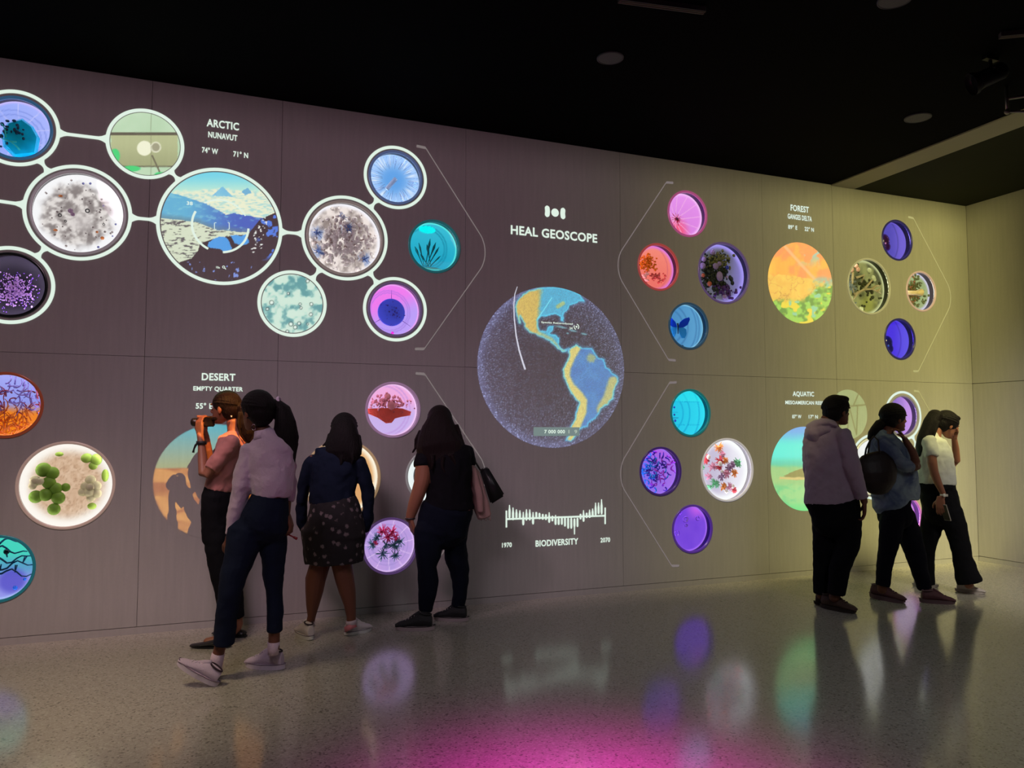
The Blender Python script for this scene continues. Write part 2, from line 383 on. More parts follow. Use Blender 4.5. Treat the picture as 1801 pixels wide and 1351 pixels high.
def p_forest(x, y, nx, ny):
    n = fbm(x, y, .012, 4); n2 = fbm(x, y, .03, 8)
    c = mixc(C(250, 160, 50), C(240, 130, 70), sstep(.4, .65, n)); c = mixc(c, C(240, 190, 60), sstep(200, 120, x)*.7)
    sw = np.abs(fbm(x+40*n2, y, .009, 14)-.5); c = mixc(c, C(120, 190, 185), (1-sstep(.02, .07, sw))*sstep(560, 380, y))
    c = mixc(c, C(228, 170, 120), (1-sstep(8, 22, np.abs(y-395-(x-260)*1.1)))*(x > 230)*(x < 480)*.8)
    yel = y > np.interp(x, [100, 300, 380, 600], [575, 570, 590, 640])+30*(n2-.5); c = mixc(c, mixc(C(240, 196, 78), C(225, 165, 60), n2), yel*1.)
    c = mixc(c, C(125, 175, 160), sstep(.45, .6, fbm(x, y, .01, 77))*sstep(370, 430, x)*sstep(560, 620, y)*sstep(700, 640, y))
    br = np.abs(fbm(x, y*.6, .02, 25)-.5); c = mixc(c, C(150, 105, 40), (1-sstep(.004, .02, br))*yel*.6)
    gl = np.interp(x, [100, 250, 380, 460, 580], [740, 745, 740, 650, 640])
    g = sstep(-12, 25, y-gl+40*(n2-.5)); cell = fbm(x, y, .035, 90, 2)
    gc = mixc(C(60, 130, 40), C(135, 195, 70), sstep(.35, .65, cell)); gc = mixc(gc, C(225, 200, 40), sstep(.66, .74, fbm(x, y, .022, 61, 2))); gc = mixc(gc, C(120, 190, 150), sstep(.68, .75, fbm(x, y, .025, 71, 2)))
    return mixc(c, gc, g)
def p_aqua(x, y, nx, ny):
    n = fbm(x, y*2, .02, 4)
    c = mixc(C(70, 150, 225), C(10, 222, 208), sstep(340, 430, y+10*n)); c = mixc(c, C(20, 190, 165), sstep(470, 520, y))
    c = mixc(c, mixc(C(110, 185, 120), C(150, 190, 120), n), sstep(518, 548, y+12*n))
    br = inpoly(x, y+20*(n-.5), [(110, 580), (160, 552), (260, 535), (300, 590), (180, 600)]); c[br] = C(120, 118, 62)
    c = mixc(c, C(196, 178, 112), (1-sstep(4, 10, np.abs(y-592+10*(n-.5))))*(x > 90))
    c = mixc(c, mixc(C(70, 190, 125), C(130, 200, 130), sstep(.4, .65, fbm(x, y*1.7, .025, 6))), sstep(620, 660, y+20*n))
    return mixc(c, C(40, 205, 120), sstep(700, 760, y))
def p_slide(x, y, nx, ny):
    n = fbm(x, y, .01, 4); c = mixc(C(190, 220, 186), C(165, 200, 160), n)
    dv = (x > 508) & (x < 812) & (y > 398) & (y < 556); c[dv] = mixc(C(172, 182, 132), C(150, 160, 112), sstep(430, 560, y[dv]))
    c = mixc(c, C(72, 76, 52), (1-sstep(4, 9, np.abs(y-404)))*(x > 505)*(x < 815)); c = mixc(c, C(80, 85, 60), (1-sstep(2, 5, np.abs(y-553)))*(x > 505)*.7)
    d = np.hypot(x-660, y-470); c = mixc(c, C(232, 236, 205), 1-sstep(32, 36, d)); d2 = np.hypot((x-712)*1.05, y-465)
    c = mixc(c, C(150, 152, 120), 1-sstep(20, 24, d2)); c = mixc(c, C(225, 228, 200), (1-sstep(2, 5, np.abs(d2-22)))*.8)
    c = mixc(c, C(90, 92, 64), seg(x, y, (696, 505), (735, 590), 4)); c = mixc(c, C(95, 98, 70), seg(x, y, (690, 250), (690, 620), 1.5)*.5)
    for q in ((525, 505, 24, 34), (600, 563, 44, 14), (735, 590, 30, 12)): c = mixc(c, C(35, 205, 110), 1-sstep(.8, 1.1, np.hypot((x-q[0])/q[2], (y-q[1])/q[3])))
    return c
def p_cells(x, y, nx, ny):
    n = fbm(x, y, .016, 4, 5); c = mixc(C(70, 150, 150), C(196, 226, 208), sstep(.32, .58, n))
    for (a, b, r) in ((200, 330, 20), (465, 345, 12), (474, 380, 12), (570, 345, 16), (565, 440, 16), (420, 560, 18), (160, 390, 14), (345, 600, 14), (380, 530, 20), (455, 525, 16), (535, 530, 10), (535, 130, 16), (355, 245, 12)):
        d = np.hypot(x-a, y-b); c = mixc(c, C(225, 240, 228), 1-sstep(r*.4, r*.8, d)); c = mixc(c, C(36, 66, 66), (1-sstep(1.5, 5, np.abs(d-r)))*.85)
    return c
def p_leaf(x, y, nx, ny):
    c = mixc(C(165, 186, 128), C(140, 165, 110), fbm(x, y, .02, 3))
    for a, b in (((-.9, .25), (.9, .4)), ((-.1, -.9), (.05, .3)), ((.05, .3), (.4, -.8)), ((.4, -.8), (.5, .35)), ((-.5, -.7), (-.3, .3)), ((.6, .9), (.3, .4)), ((-.6, .8), (-.1, .3))):
        c = mixc(c, C(98, 112, 62), seg(nx, ny, a, b, .035))
    return c-C(150, 146, 84)*.35
GC = Crop(840, 490, 4.359)
NAM = [(300,175),(345,120),(420,85),(500,68),(600,62),(690,78),(740,100),(790,130),(820,178),(780,175),(740,195),(700,205),(690,240),(660,265),(655,290),(655,325),(640,325),(625,285),(600,275),(540,285),(490,290),(460,320),(465,370),(480,400),(520,400),(540,370),(578,365),(575,395),(550,425),(600,435),(625,460),(625,510),(650,540),(690,540),(680,562),(650,567),(610,535),(570,490),(520,465),(460,435),(400,410),(360,370),(360,345),(325,290),(330,345),(315,340),(290,260),(285,210)]
SAM = [(690,545),(760,505),(800,530),(880,535),(920,600),(965,620),(985,680),(1020,710),(1070,750),(1075,790),(1050,850),(1035,920),(990,970),(950,1000),(930,1045),(890,1080),(850,1110),(840,1135),(800,1145),(770,1180),(740,1220),(715,1250),(675,1240),(680,1220),(710,1190),(715,1130),(745,1080),(760,1000),(775,950),(730,905),(690,830),(655,750),(655,690),(690,620),(700,580)]
ANDES = [(760,520),(720,590),(680,680),(672,750),(710,830),(770,890),(805,940),(800,1020),(760,1120),(720,1220)]
def p_globe(x, y, nx, ny):
    r = np.hypot(nx, ny); sp = rng.random(x.shape)
    e = mixc(C(14, 17, 26), C(40, 46, 72), r**3); e = mixc(e, C(74, 82, 120), sstep(.86, .99, r)*(.35+.65*(nx < .2))*.75)
    e = e+(sp**6)[:, None]*C(120, 125, 145)*(.5+.5*r)[:, None]
    sw = fbm(x+y*.5, y, .006, 5); e = mixc(e, C(62, 70, 98), (1-sstep(.0, .035, np.abs(sw-.5)))*.32*(nx > -.2))
    j = (rng.random(x.shape)-.5)*10; xj, yj = x+18*(fbm(x, y, .03, 2)-.5), y+18*(fbm(x, y, .03, 6)-.5)
    for P, nm in ((NAM, 0), (SAM, 1)):
        ins = inpoly(xj, yj, P); d = polydist(xj, yj, P)
        e = mixc(e, C(70, 150, 190), (1-sstep(0, 22, d))*.55*(~ins))
        if nm == 0:
            c = mixc(C(205, 178, 84), C(60, 170, 205), sstep(-25, 25, xj-np.interp(yj, [60, 300, 430, 570], [488, 466, 470, 560])+j))
            c = mixc(c, C(196, 190, 110), (1-sstep(8, 30, polydist(x, y, [(470, 425), (560, 470), (620, 540), (660, 560)], False)))*.7)
            c = mixc(c, C(180, 190, 110), (1-sstep(8, 22, polydist(x, y, [(615, 215), (655, 190)], False)))*.8)
        else:
            c = mixc(C(56, 112, 178), C(72, 140, 196), fbm(x, y, .02, 8)); c = mixc(c, C(212, 200, 112), 1-sstep(22, 46, polydist(x, y, ANDES, False)+j*.6))
            c = mixc(c, C(196, 190, 110), (1-sstep(24, 52, polydist(x, y, [(1040, 790), (1000, 920), (950, 1000)], False)+j))*.9)
            c = mixc(c, C(170, 180, 110), (1-sstep(20, 44, np.hypot(x-870, y-610)+j*2))*.8)
        c = c*(.86+.28*sp[:, None]*.8); c = mixc(c, C(70, 200, 232), (1-sstep(3, 16, d))*.75)
        e[ins] = c[ins]
    for q in ((640, 372, 60, 9), (730, 400, 40, 10), (815, 425, 30, 10), (690, 420, 14, 6)): e = mixc(e, C(120, 190, 200), (1-sstep(.5, 1.1, np.hypot((x-q[0])/q[2], (y-q[1]-(x-q[0])*.2)/q[3])))*.7)
    return e
def thing_disc(name, label, cat, u, v, r, n, painter, y=-.0015, group=None):
    root = empty(name, (u, 0, v), label, cat, group)
    me = disc_mesh('projected_image', u, v, r, n, y, painter); link_mesh('projected_image', me, projected_mat(), root); return root
WHITE = emis('projected_white', (222, 240, 226), 1.0); WHITE.cycles.emission_sampling = 'NONE'
GREYL = emis('projected_grey_line', (122, 112, 112), 1.0); GREYL.cycles.emission_sampling = 'NONE'
def ring_bm(bm, u, v, r0, r1, y, a0=0, a1=360, n=96, thick=.0012):
    n = max(8, int(n*abs(a1-a0)/360)); full = abs(a1-a0) >= 359.9; rows = []
    for k in range(n+(0 if full else 1)):
        a = math.radians(a0+(a1-a0)*k/n); c, s = math.cos(a), math.sin(a)
        rows.append([bm.verts.new((u+r*c, yy, v+r*s)) for r, yy in ((r0, y), (r1, y), (r1, y+thick), (r0, y+thick))])
    m = len(rows)
    for k in range(m if full else m-1):
        A, B = rows[k], rows[(k+1) % m]
        for i in range(4): bm.faces.new((A[i], A[(i+1) % 4], B[(i+1) % 4], B[i]))
def strip_bm(bm, pts, w, y, thick=.0012):
    """flat ribbon on the wall through (u,v) points, w = half width (number or list)"""
    n = len(pts); W_ = w if isinstance(w, (list, tuple)) else [w]*n; rows = []
    for i in range(n):
        a = Vector(pts[max(i-1, 0)]); b = Vector(pts[min(i+1, n-1)]); t = (b-a).normalized(); nn = Vector((-t.y, t.x)); p = Vector(pts[i])
        q, r_ = p+nn*W_[i], p-nn*W_[i]
        rows.append([bm.verts.new((q.x, y, q.y)), bm.verts.new((r_.x, y, r_.y)), bm.verts.new((r_.x, y+thick, r_.y)), bm.verts.new((q.x, y+thick, q.y))])
    for k in range(n-1):
        for i in range(4): bm.faces.new((rows[k][i], rows[k][(i+1) % 4], rows[k+1][(i+1) % 4], rows[k+1][i]))
    bm.faces.new(rows[0][::-1]); bm.faces.new(rows[-1])
def text_obj(name, body, u0, u1, v0, v1, parent, m=None, y=-.003, bold=.06, thick=.0008):
    cu = bpy.data.curves.new(name, 'FONT'); cu.body = body; cu.offset = bold*.4; cu.resolution_u = 3; cu.space_character = 1.06
    o = bpy.data.objects.new('tmp', cu); COL.objects.link(o)
    me = bpy.data.meshes.new_from_object(o.evaluated_get(bpy.context.evaluated_depsgraph_get()))
    bpy.data.objects.remove(o); bpy.data.curves.remove(cu)
    co = np.empty(len(me.vertices)*3); me.vertices.foreach_get('co', co); co = co.reshape(-1, 3)
    lo, hi = co.min(0), co.max(0); o2 = np.empty_like(co)
    o2[:, 0] = u0+(co[:, 0]-lo[0])/(hi[0]-lo[0])*(u1-u0); o2[:, 2] = v0+(co[:, 1]-lo[1])/(hi[1]-lo[1])*(v1-v0); o2[:, 1] = y
    me.vertices.foreach_set('co', o2.ravel()); me.materials.clear(); me.update()
    return link_mesh(name, me, m or WHITE, parent)
bpy.context.view_layer.update()

# ---- the pictures thrown on the wall
AC, AQ, DE, FO = (.113, 3.031), (5.745, 1.080), (.113, 1.085), (5.753, 3.000)
arctic = thing_disc('projected_picture', 'round projected picture of a snowy blue mountain valley under the ARCTIC title', 'picture', *AC, .421, 150, cropfn(Crop(270, 290, 6.139), p_arctic))
for nm, a0, a1, w in (('gauge_arc', 28.6, 125.7, .005), ('gauge_arc', 152, 245.5, .008), ('gauge_arc', 276, 360, .008)):
    bm = bmesh.new(); ring_bm(bm, AC[0]-.003, AC[1]+.002, .203-w, .203+w, -.003, a0, a1, 120); bm_obj(nm, bm, WHITE, arctic)
ac = Crop(270, 290, 6.139)
def wp(cr, x, y): return wallpt(*cr(x, y))
def tbox(cr, x0, x1, y0, y1):
    a = wp(cr, x0, (y0+y1)/2); b = wp(cr, x1, (y0+y1)/2); c = wp(cr, (x0+x1)/2, y0); d = wp(cr, (x0+x1)/2, y1); return a[0], b[0], d[1], c[1]
text_obj('gauge_number', '38', *tbox(ac, 358, 424, 396, 436), arctic)
text_obj('zoom_text', '10x', *tbox(ac, 676, 718, 1096, 1120), arctic)
bm = bmesh.new(); q = wp(ac, 757, 1104); ring_bm(bm, q[0], q[1], .006, .0105, -.003, n=20); strip_bm(bm, [(q[0]+.007, q[1]-.007), (q[0]+.017, q[1]-.016)], .003, -.003); bm_obj('magnifier_icon', bm, WHITE, arctic)
for x0, x1 in ((678, 658), (802, 818)):
    bm = bmesh.new(); strip_bm(bm, [wp(ac, x0, 625), wp(ac, x1, 627), wp(ac, x1, 695), wp(ac, x0, 698)], .0025, -.003); bm_obj('focus_bracket', bm, WHITE, arctic)
thing_disc('projected_picture', 'round projected picture of a pale green slide tray with a white round sample', 'picture', -.427, 3.602, .236, 80, cropfn(Crop(0, 80, 2.598), p_slide))
thing_disc('projected_picture', 'round projected microscope picture of teal cells below the snowy moss window', 'picture', .655, 2.466, .232, 80, cropfn(Crop(440, 470, 5.297), p_cells))
thing_disc('projected_picture', 'round projected orange and yellow landscape with green treetops under the FOREST title', 'picture', *FO, .424, 130, cropfn(Crop(1320, 340, 3.9725), p_forest))
thing_disc('projected_picture', 'round projected picture of a turquoise lagoon behind the man in the hoodie', 'picture', *AQ, .428, 120, cropfn(Crop(1340, 640, 2.937), p_aqua))
thing_disc('projected_picture', 'pale green projected disc with leaf veins right of the man\'s head', 'picture', 6.350, 1.640, .262, 60, cropfn(Crop(1340, 640, 2.937), p_leaf))
globe = thing_disc('projected_globe', 'large projected globe showing North and South America in blue and sand tones', 'globe', 2.923, 2.035, .722, 210, cropfn(GC, p_globe))
bm = bmesh.new(); a = [wp(GC, x, y) for x, y in ((304, 62), (285, 120), (277, 200), (280, 300), (295, 440), (318, 550), (345, 640), (364, 698))]
strip_bm(bm, a, [.002, .0035, .0045, .005, .006, .007, .008, .009], -.003); bm_obj('orbit_line', bm, emis('orbit_white', (215, 215, 230), .95), globe)
bm = bmesh.new(); strip_bm(bm, [wp(GC, 570, 146), wp(GC, 458, 312)], .0045, -.003); bm_obj('pointer_line', bm, emis('pointer_cyan', (120, 215, 235), 1), globe)
text_obj('globe_caption', 'Species Reintroduced', *tbox(GC, 487, 728, 334, 352), globe)
text_obj('globe_caption', '24', *tbox(GC, 703, 727, 372, 390), globe)
bm = bmesh.new(); q = wp(GC, 757, 370); ring_bm(bm, *q, .020, .0275, -.003, -50, 80, 40); ring_bm(bm, *q, .020, .0275, -.003, 150, 255, 40); ring_bm(bm, *q, .001, .009, -.003, n=14); bm_obj('target_icon', bm, WHITE, globe)
x0, x1, z0, z1 = tbox(GC, 428, 780, 1140, 1207); bm = bmesh.new(); box(bm, x0, x1, -.0035, -.002, z0, z1); bm_obj('counter_plate', bm, emis('counter_grey', (122, 140, 138), .9), globe)
text_obj('counter_number', '7 000 000', *tbox(GC, 510, 668, 1160, 1188), globe, y=-.0045); text_obj('counter_number', '1  9', *tbox(GC, 695, 762, 1160, 1188), globe, emis('counter_faint', (175, 190, 175), 1), y=-.0045)
# the desert picture is thrown by a real projector lamp on this round patch of wall
desert = empty('projected_picture', (DE[0], 0, DE[1]), 'round projected desert picture of orange dunes behind the woman filming', 'picture')
link_mesh('projected_image', disc_mesh('projected_image', *DE, .428, 24, -.0015, lambda a, b, c, d: np.zeros((len(a), 3))), wall_mat(), desert)
def desert_lamp(loc, watts):
    o, N, K, em, M, U, V, gain = projector('desert_projector_lamp', loc, watts, None, 0, None, .006)
    du, dv = M('SUBTRACT', U, DE[0]), M('SUBTRACT', V, DE[1]); rr = M('SQRT', M('ADD', M('MULTIPLY', du, du), M('MULTIPLY', dv, dv)))
    inside = M('LESS_THAN', rr, .424)
    cv = N.new('ShaderNodeCombineXYZ'); K.new(du, cv.inputs[0]); K.new(dv, cv.inputs[1])
    nz = N.new('ShaderNodeTexNoise'); nz.inputs['Scale'].default_value = 5.5; nz.inputs['Detail'].default_value = 2; nz.inputs['Distortion'].default_value = .8
    mp = N.new('ShaderNodeMapping'); mp.inputs['Scale'].default_value = (.7, 2.6, 1); K.new(cv.outputs[0], mp.inputs[0]); K.new(mp.outputs[0], nz.inputs['Vector'])
    rd = N.new('ShaderNodeValToRGB'); e = rd.color_ramp.elements; e[0].position = .40; e[0].color = L(186, 108, 26); e[1].position = .60; e[1].color = L(240, 172, 78); K.new(nz.outputs['Fac'], rd.inputs[0])
    rs = N.new('ShaderNodeValToRGB'); e = rs.color_ramp.elements; e[0].position = .12; e[0].color = L(176, 196, 140); e[1].position = .40; e[1].color = L(64, 205, 225); K.new(dv, rs.inputs[0])
    sky = M('GREATER_THAN', dv, .10)
    mx = N.new('ShaderNodeMix'); mx.data_type = 'RGBA'; K.new(sky, mx.inputs['Factor']); K.new(rd.outputs[0], mx.inputs['A']); K.new(rs.outputs[0], mx.inputs['B'])
    K.new(mx.outputs['Result'], em.inputs['Color']); K.new(M('MULTIPLY', gain, inside), em.inputs['Strength']); return o
desert_lamp((.80, -2.5, 4.0), 780*DPW)

# ---- projected white ring networks
RW = .0125
RINGS_A = dict(b=(-1.258, 3.600, .262), g=(-.427, 3.602, .254), w=(-.851, 3.035, .337), k=(-1.254, 2.478, .262), a=(.113, 3.031, .442), s=(1.061, 3.030, .336), i=(1.473, 3.583, .256), v=(1.480, 2.470, .256), c=(.655, 2.466, .252))
def flare(bm, A, B, w=.0115):
    a, b = Vector(A[:2]), Vector(B[:2]); d = (b-a).normalized(); p, q = a+d*(A[2]-.004), b-d*(B[2]-.004); ln = (q-p).length
    pts, ws = [], []
    fl = min(.075, ln*.5)
    for k in range(17):
        t = k/16; x = t*ln; e = min(x, ln-x); f = max(0, 1-e/fl); pts.append(tuple(p+d*x)); ws.append(w+.034*f**2.2*min(1, ln/.1))
    strip_bm(bm, pts, ws, -.0032)
def network(name, label, rings, links, stubs=()):
    root = empty(name, (next(iter(rings.values()))[0], 0, next(iter(rings.values()))[1]), label, 'light graphic')
    for (u, v, r) in rings.values():
        bm = bmesh.new(); ring_bm(bm, u, v, r-RW, r+RW, -.003); bm_obj('ring', bm, WHITE, root)
    for A, B in links:
        bm = bmesh.new(); flare(bm, rings[A], rings[B]); bm_obj('link', bm, WHITE, root)
    for A, B in stubs:
        bm = bmesh.new(); flare(bm, rings[A], B); bm_obj('link', bm, WHITE, root)
network('projected_ring_network', 'network of white projected rings joined by links around the arctic windows', RINGS_A,
        ('bg', 'bw', 'wk', 'wa', 'ga', 'as', 'si', 'sv', 'sc'), [('w', (-1.95, 3.10, .3))])
RINGS_Q = dict(p=(7.130, 1.632, .258), w=(6.692, 1.085, .338))
network('projected_ring_network', 'pair of white projected rings behind the three people on the right', RINGS_Q, ('pw',), [('p', (7.44, 1.085, .26)), ('w', (7.13, .531, .26))])
# ---- thin grey brackets
def bracket(pts, label, w=.0042, ends=2):
    bm = bmesh.new(); root = empty('projected_bracket', (pts[0][0], 0, pts[0][1]), label, 'light graphic')
    P = [Vector(p) for p in pts]; out = [P[1]]
    # tail bars
    for a, b in ((P[0], P[1]), (P[-1], P[-2]))[:ends]:
        b2 = bmesh.new(); strip_bm(b2, [tuple(a), tuple(b)], .011, -.003); bm_obj('end_bar', b2, GREYL, root)
    mid = P[1:-1]; pts2 = [tuple(mid[0])]
    if len(mid) > 2:                                              # round the tip
        a, tip, b = mid[1], mid[2], mid[3]
        for k in range(13):
            t = k/12; pts2.append(tuple((1-t)**2*a+2*t*(1-t)*(tip+(tip-(a+b)/2)*.9)+t*t*b))
        pts2.append(tuple(mid[-1]))
    else: pts2.append(tuple(mid[1]))
    strip_bm(bm, pts2, w, -.003); bm_obj('bracket_line', bm, GREYL, root)
def brk(u0, s, vc, label, ends=2):
    bracket([(u0, vc+.862), (u0+s*.08, vc+.856), (u0+s*.585, vc+.14), (u0+s*.622, vc), (u0+s*.585, vc-.14), (u0+s*.08, vc-.866), (u0, vc-.870)], label, ends=ends)
brk(1.650, 1, 3.015, 'thin grey projected bracket between the arctic windows and the globe')
brk(1.657, 1, 1.080, 'thin grey projected bracket running down behind the woman with the handbag', 1)
brk(4.210, -1, 3.008, 'thin grey projected bracket left of the pink spoked window')
brk(4.218, -1, 1.066, 'thin grey projected bracket left of the blue coral window')
GREYL2 = GREYL; GREYL = emis('projected_faint_line', (178, 172, 112), 1.0); GREYL.cycles.emission_sampling = 'NONE'
brk(7.300, 1, 2.995, 'faint yellow projected bracket right of the mossy mushroom window')
brk(7.300, 1, 1.045, 'faint yellow projected bracket behind the woman in the white tee')
GREYL = GREYL2
# ---- lettering
def sign(name, label, lines):
    root = empty(name, (lines[0][1], 0, lines[0][3]), label, 'lettering')
    for nm, *a in lines: text_obj(nm, a[-1], *a[:4], root)
    return root
def tl(px0, px1, y0, y1): a = wallpt(px0, y0); b = wallpt(px1, y1); return a[0], b[0]
hs = sign('title_lettering', 'white HEAL GEOSCOPE title with round emblem above the globe', [('title_line', 2.511, 3.372, 3.200, 3.283, 'HEAL GEOSCOPE')])
bm = bmesh.new(); ball(bm, (2.944, 0, 3.441), .038, sy=.03, seg=20); bm_obj('emblem_dot', bm, WHITE, hs)
for s, zc in ((-1, 3.444), (1, 3.441)):
    bm = bmesh.new(); pts = []; ws = []
    for k in range(13):
        t = -1+k/6; pts.append((2.944+s*(.0815-.006*(1-abs(t))), zc+t*.052)); ws.append(.0235*math.sqrt(max(.03, 1-max(0, (abs(t)*.052-.0285)/.0235)**2)))
    strip_bm(bm, pts, ws, -.003); bm_obj('emblem_bar', bm, WHITE, hs)
sign('title_lettering', 'white ARCTIC NUNAVUT lettering with coordinates', [('title_line', -.007, .227, 3.799, 3.860, 'ARCTIC'), ('place_line', .006, .217, 3.714, 3.761, 'NUNAVUT'), ('coordinate', -.036, .079, 3.589, 3.635, '74° W'), ('coordinate', .190, .299, 3.588, 3.634, '71° N')])
sign('title_lettering', 'white DESERT EMPTY QUARTER lettering above the woman filming', [('title_line', .003, .242, 1.842, 1.898, 'DESERT'), ('place_line', -.054, .298, 1.757, 1.797, 'EMPTY QUARTER'), ('coordinate', -.034, .084, 1.627, 1.672, '55° E')])
a = tl(1386, 1402, 402, 402); b = tl(1415, 1431, 405, 405)
sign('title_lettering', 'white FOREST GANGES DELTA lettering with coordinates', [('title_line', 5.641, 5.883, 3.750, 3.816, 'FOREST'), ('place_line', 5.601, 5.919, 3.662, 3.716, 'GANGES DELTA'), ('coordinate', *a, 3.555, 3.600, '89° E'), ('coordinate', *b, 3.555, 3.600, '22° N')])
a = tl(1393, 1409, 730, 730); b = tl(1422, 1438, 731, 731)
sign('title_lettering', 'white AQUATIC MESOAMERICAN REEF lettering left of the man\'s head', [('title_line', 5.614, 5.891, 1.812, 1.870, 'AQUATIC'), ('place_line', 5.517, 6.010, 1.736, 1.774, 'MESOAMERICAN REEF'), ('coordinate', *a, 1.592, 1.632, '87° W'), ('coordinate', *b, 1.592, 1.632, '17° N')])
# ---- biodiversity chart
ch = empty('projected_chart', (2.95, 0, .70), 'white projected BIODIVERSITY bar timeline from 1970 to 2070 below the globe', 'chart')
cc = Crop(860, 850, 7.504)
bm = bmesh.new(); strip_bm(bm, [wp(cc, 232, 474), wp(cc, 1533, 429)], .0075, -.003); bm_obj('axis_line', bm, WHITE, ch)
for x, y0, y1 in ((229, 362, 584), (1532, 322, 540)):
    bm = bmesh.new(); strip_bm(bm, [wp(cc, x, y0), wp(cc, x, y1)], .007, -.003); bm_obj('end_tick', bm, WHITE, ch)
BARS = [(270,288,465),(316,322,487),(361,345,465),(406,358,470),(451,380,555),(493,345,492),(537,347,490),(580,382,543),(623,380,465),(665,392,476),(708,406,482),(750,410,486),(793,385,522),(835,430,502),(877,420,550),(918,437,550),(960,440,548),(1001,450,572),(1043,452,600),(1084,455,600),(1126,465,676),(1166,456,578),(1206,405,477),(1246,357,508),(1287,390,460),(1326,350,458),(1366,335,440),(1405,258,430),(1444,256,408),(1484,213,412)]
for x, y0, y1 in BARS:
    a, b = wp(cc, x, y0), wp(cc, x, y1); bm = bmesh.new()
    n = 7; taper = (y1-y0) > 100
    pts = [(a[0], b[1]+(a[1]-b[1])*k/n) for k in range(n+1)]; w = .0088
    ws = [w*.55]+[w]*(n-1)+[w*.55]
    if taper and y0 < 440: ws = [w*.6, w*1.1, w*1.1, w*1.1, w*1.1, w*.8, w*.55, w*.5]
    elif y1 > 650: ws = [w*.5, w*.55, w*.6, w*.6, w*1.1, w*1.1, w*1.1, w*.7]
    strip_bm(bm, pts, ws, -.0036); bm_obj('bar', bm, WHITE, ch)
text_obj('year_label', '1970', 2.430, 2.520, .462, .503, ch); text_obj('chart_title', 'BIODIVERSITY', 2.744, 3.160, .452, .508, ch); text_obj('year_label', '2070', 3.384, 3.483, .455, .498, ch)
# ------------------------------------------------------------------ lit display windows
DEPTH = .075
def glow(c, nx, ny, col, a=.78, b=.98, k=1.0): return mixc(c, col, sstep(a, b, np.hypot(nx, ny))*k)
def vgrad(top, bot): return lambda nx, ny: mixc(C(*bot), C(*top), (ny+1)/2)
def spokes(c, nx, ny, ox, oy, n, col, w=.012, r0=.0, k=.8):
    for i in range(n):
        a = 2*PI*i/n+.2; c = mixc(c, col, seg(nx, ny, (ox+math.cos(a)*r0, oy+math.sin(a)*r0), (ox+math.cos(a)*2, oy+math.sin(a)*2), w)*k)
    return c
def arcs(c, nx, ny, ox, oy, rs, col, w=.02, k=.5):
    for r in rs: c = mixc(c, col, (1-sstep(w*.5, w*1.5, np.abs(np.hypot(nx-ox, ny-oy)-r)))*k)
    return c
def porthole(key, label, plate, led, fill_k, spec=None, rim=(150, 150, 155), tube=(20, 20, 26)):
    u, v, r = PORTS[key]
    root = empty('exhibit_porthole', (u, 0, v), label, 'exhibit')
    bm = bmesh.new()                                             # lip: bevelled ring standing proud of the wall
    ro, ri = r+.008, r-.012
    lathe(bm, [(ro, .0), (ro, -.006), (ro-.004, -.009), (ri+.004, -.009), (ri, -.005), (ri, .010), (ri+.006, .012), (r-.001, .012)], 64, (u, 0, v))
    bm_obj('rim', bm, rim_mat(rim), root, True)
    bm = bmesh.new(); lathe(bm, [(r-.001, .012), (r-.002, DEPTH+.004)], 64, (u, 0, v))
    bm_obj('tube', bm, mat('window_tube_%d_%d_%d' % tube, tube, .25, spec=.5, var=.05), root, True)
    bm = bmesh.new(); lathe(bm, [(ri+.005, .0125), (r-.003, .0135), (r-.003, .0155), (ri+.005, .0145), (ri+.005, .0125)], 40, (u, 0, v))
    bm_obj('led_strip', bm, emis('led_%s' % key, led, fill_k*12), root)  # hidden emitter added behind the lip to brighten the specimens
    n = 72 if r > .25 else 56
    back = link_mesh('lit_back_plate', disc_mesh('lit_back_plate', u, v, r-.002, n, DEPTH, lambda nx, ny, U, V: plate(nx, ny)), plate_mat(), root)
    if spec: spec(root, u, v, r)
    bm = bmesh.new(); lathe(bm, [(.001, .004), (ri-.001, .004), (ri-.001, .006), (.001, .006)], 48, (u, 0, v)); bm_obj('glass_pane', bm, glass(), root)
    return root
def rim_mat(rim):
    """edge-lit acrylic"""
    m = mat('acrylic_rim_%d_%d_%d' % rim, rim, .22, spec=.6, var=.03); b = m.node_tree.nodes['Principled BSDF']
    b.inputs['Emission Color'].default_value = L(*rim); b.inputs['Emission Strength'].default_value = .42; m.cycles.emission_sampling = 'NONE'; return m  # low emission stands in for light the rim catches
def glass():
    if 'glass' in MATS: return MATS['glass']
    m, N, K, b = nodes('window_glass'); N.remove(b)
    t = N.new('ShaderNodeBsdfTransparent'); t.inputs[0].default_value = (.97, .98, .98, 1); g = N.new('ShaderNodeBsdfGlossy'); g.inputs['Roughness'].default_value = .03
    fr = N.new('ShaderNodeFresnel'); fr.inputs[0].default_value = 1.25; mx = N.new('ShaderNodeMixShader')
    K.new(fr.outputs[0], mx.inputs[0]); K.new(t.outputs[0], mx.inputs[1]); K.new(g.outputs[0], mx.inputs[2]); K.new(mx.outputs[0], N['Material Output'].inputs[0])
    MATS['glass'] = m; return m
def SP(u, v, r): return lambda x, y, d: Vector((u+x*r, DEPTH-d, v+y*r))
def smat(name, col, **k): return mat('specimen_'+name, col, k.pop('rough', .55), **k)
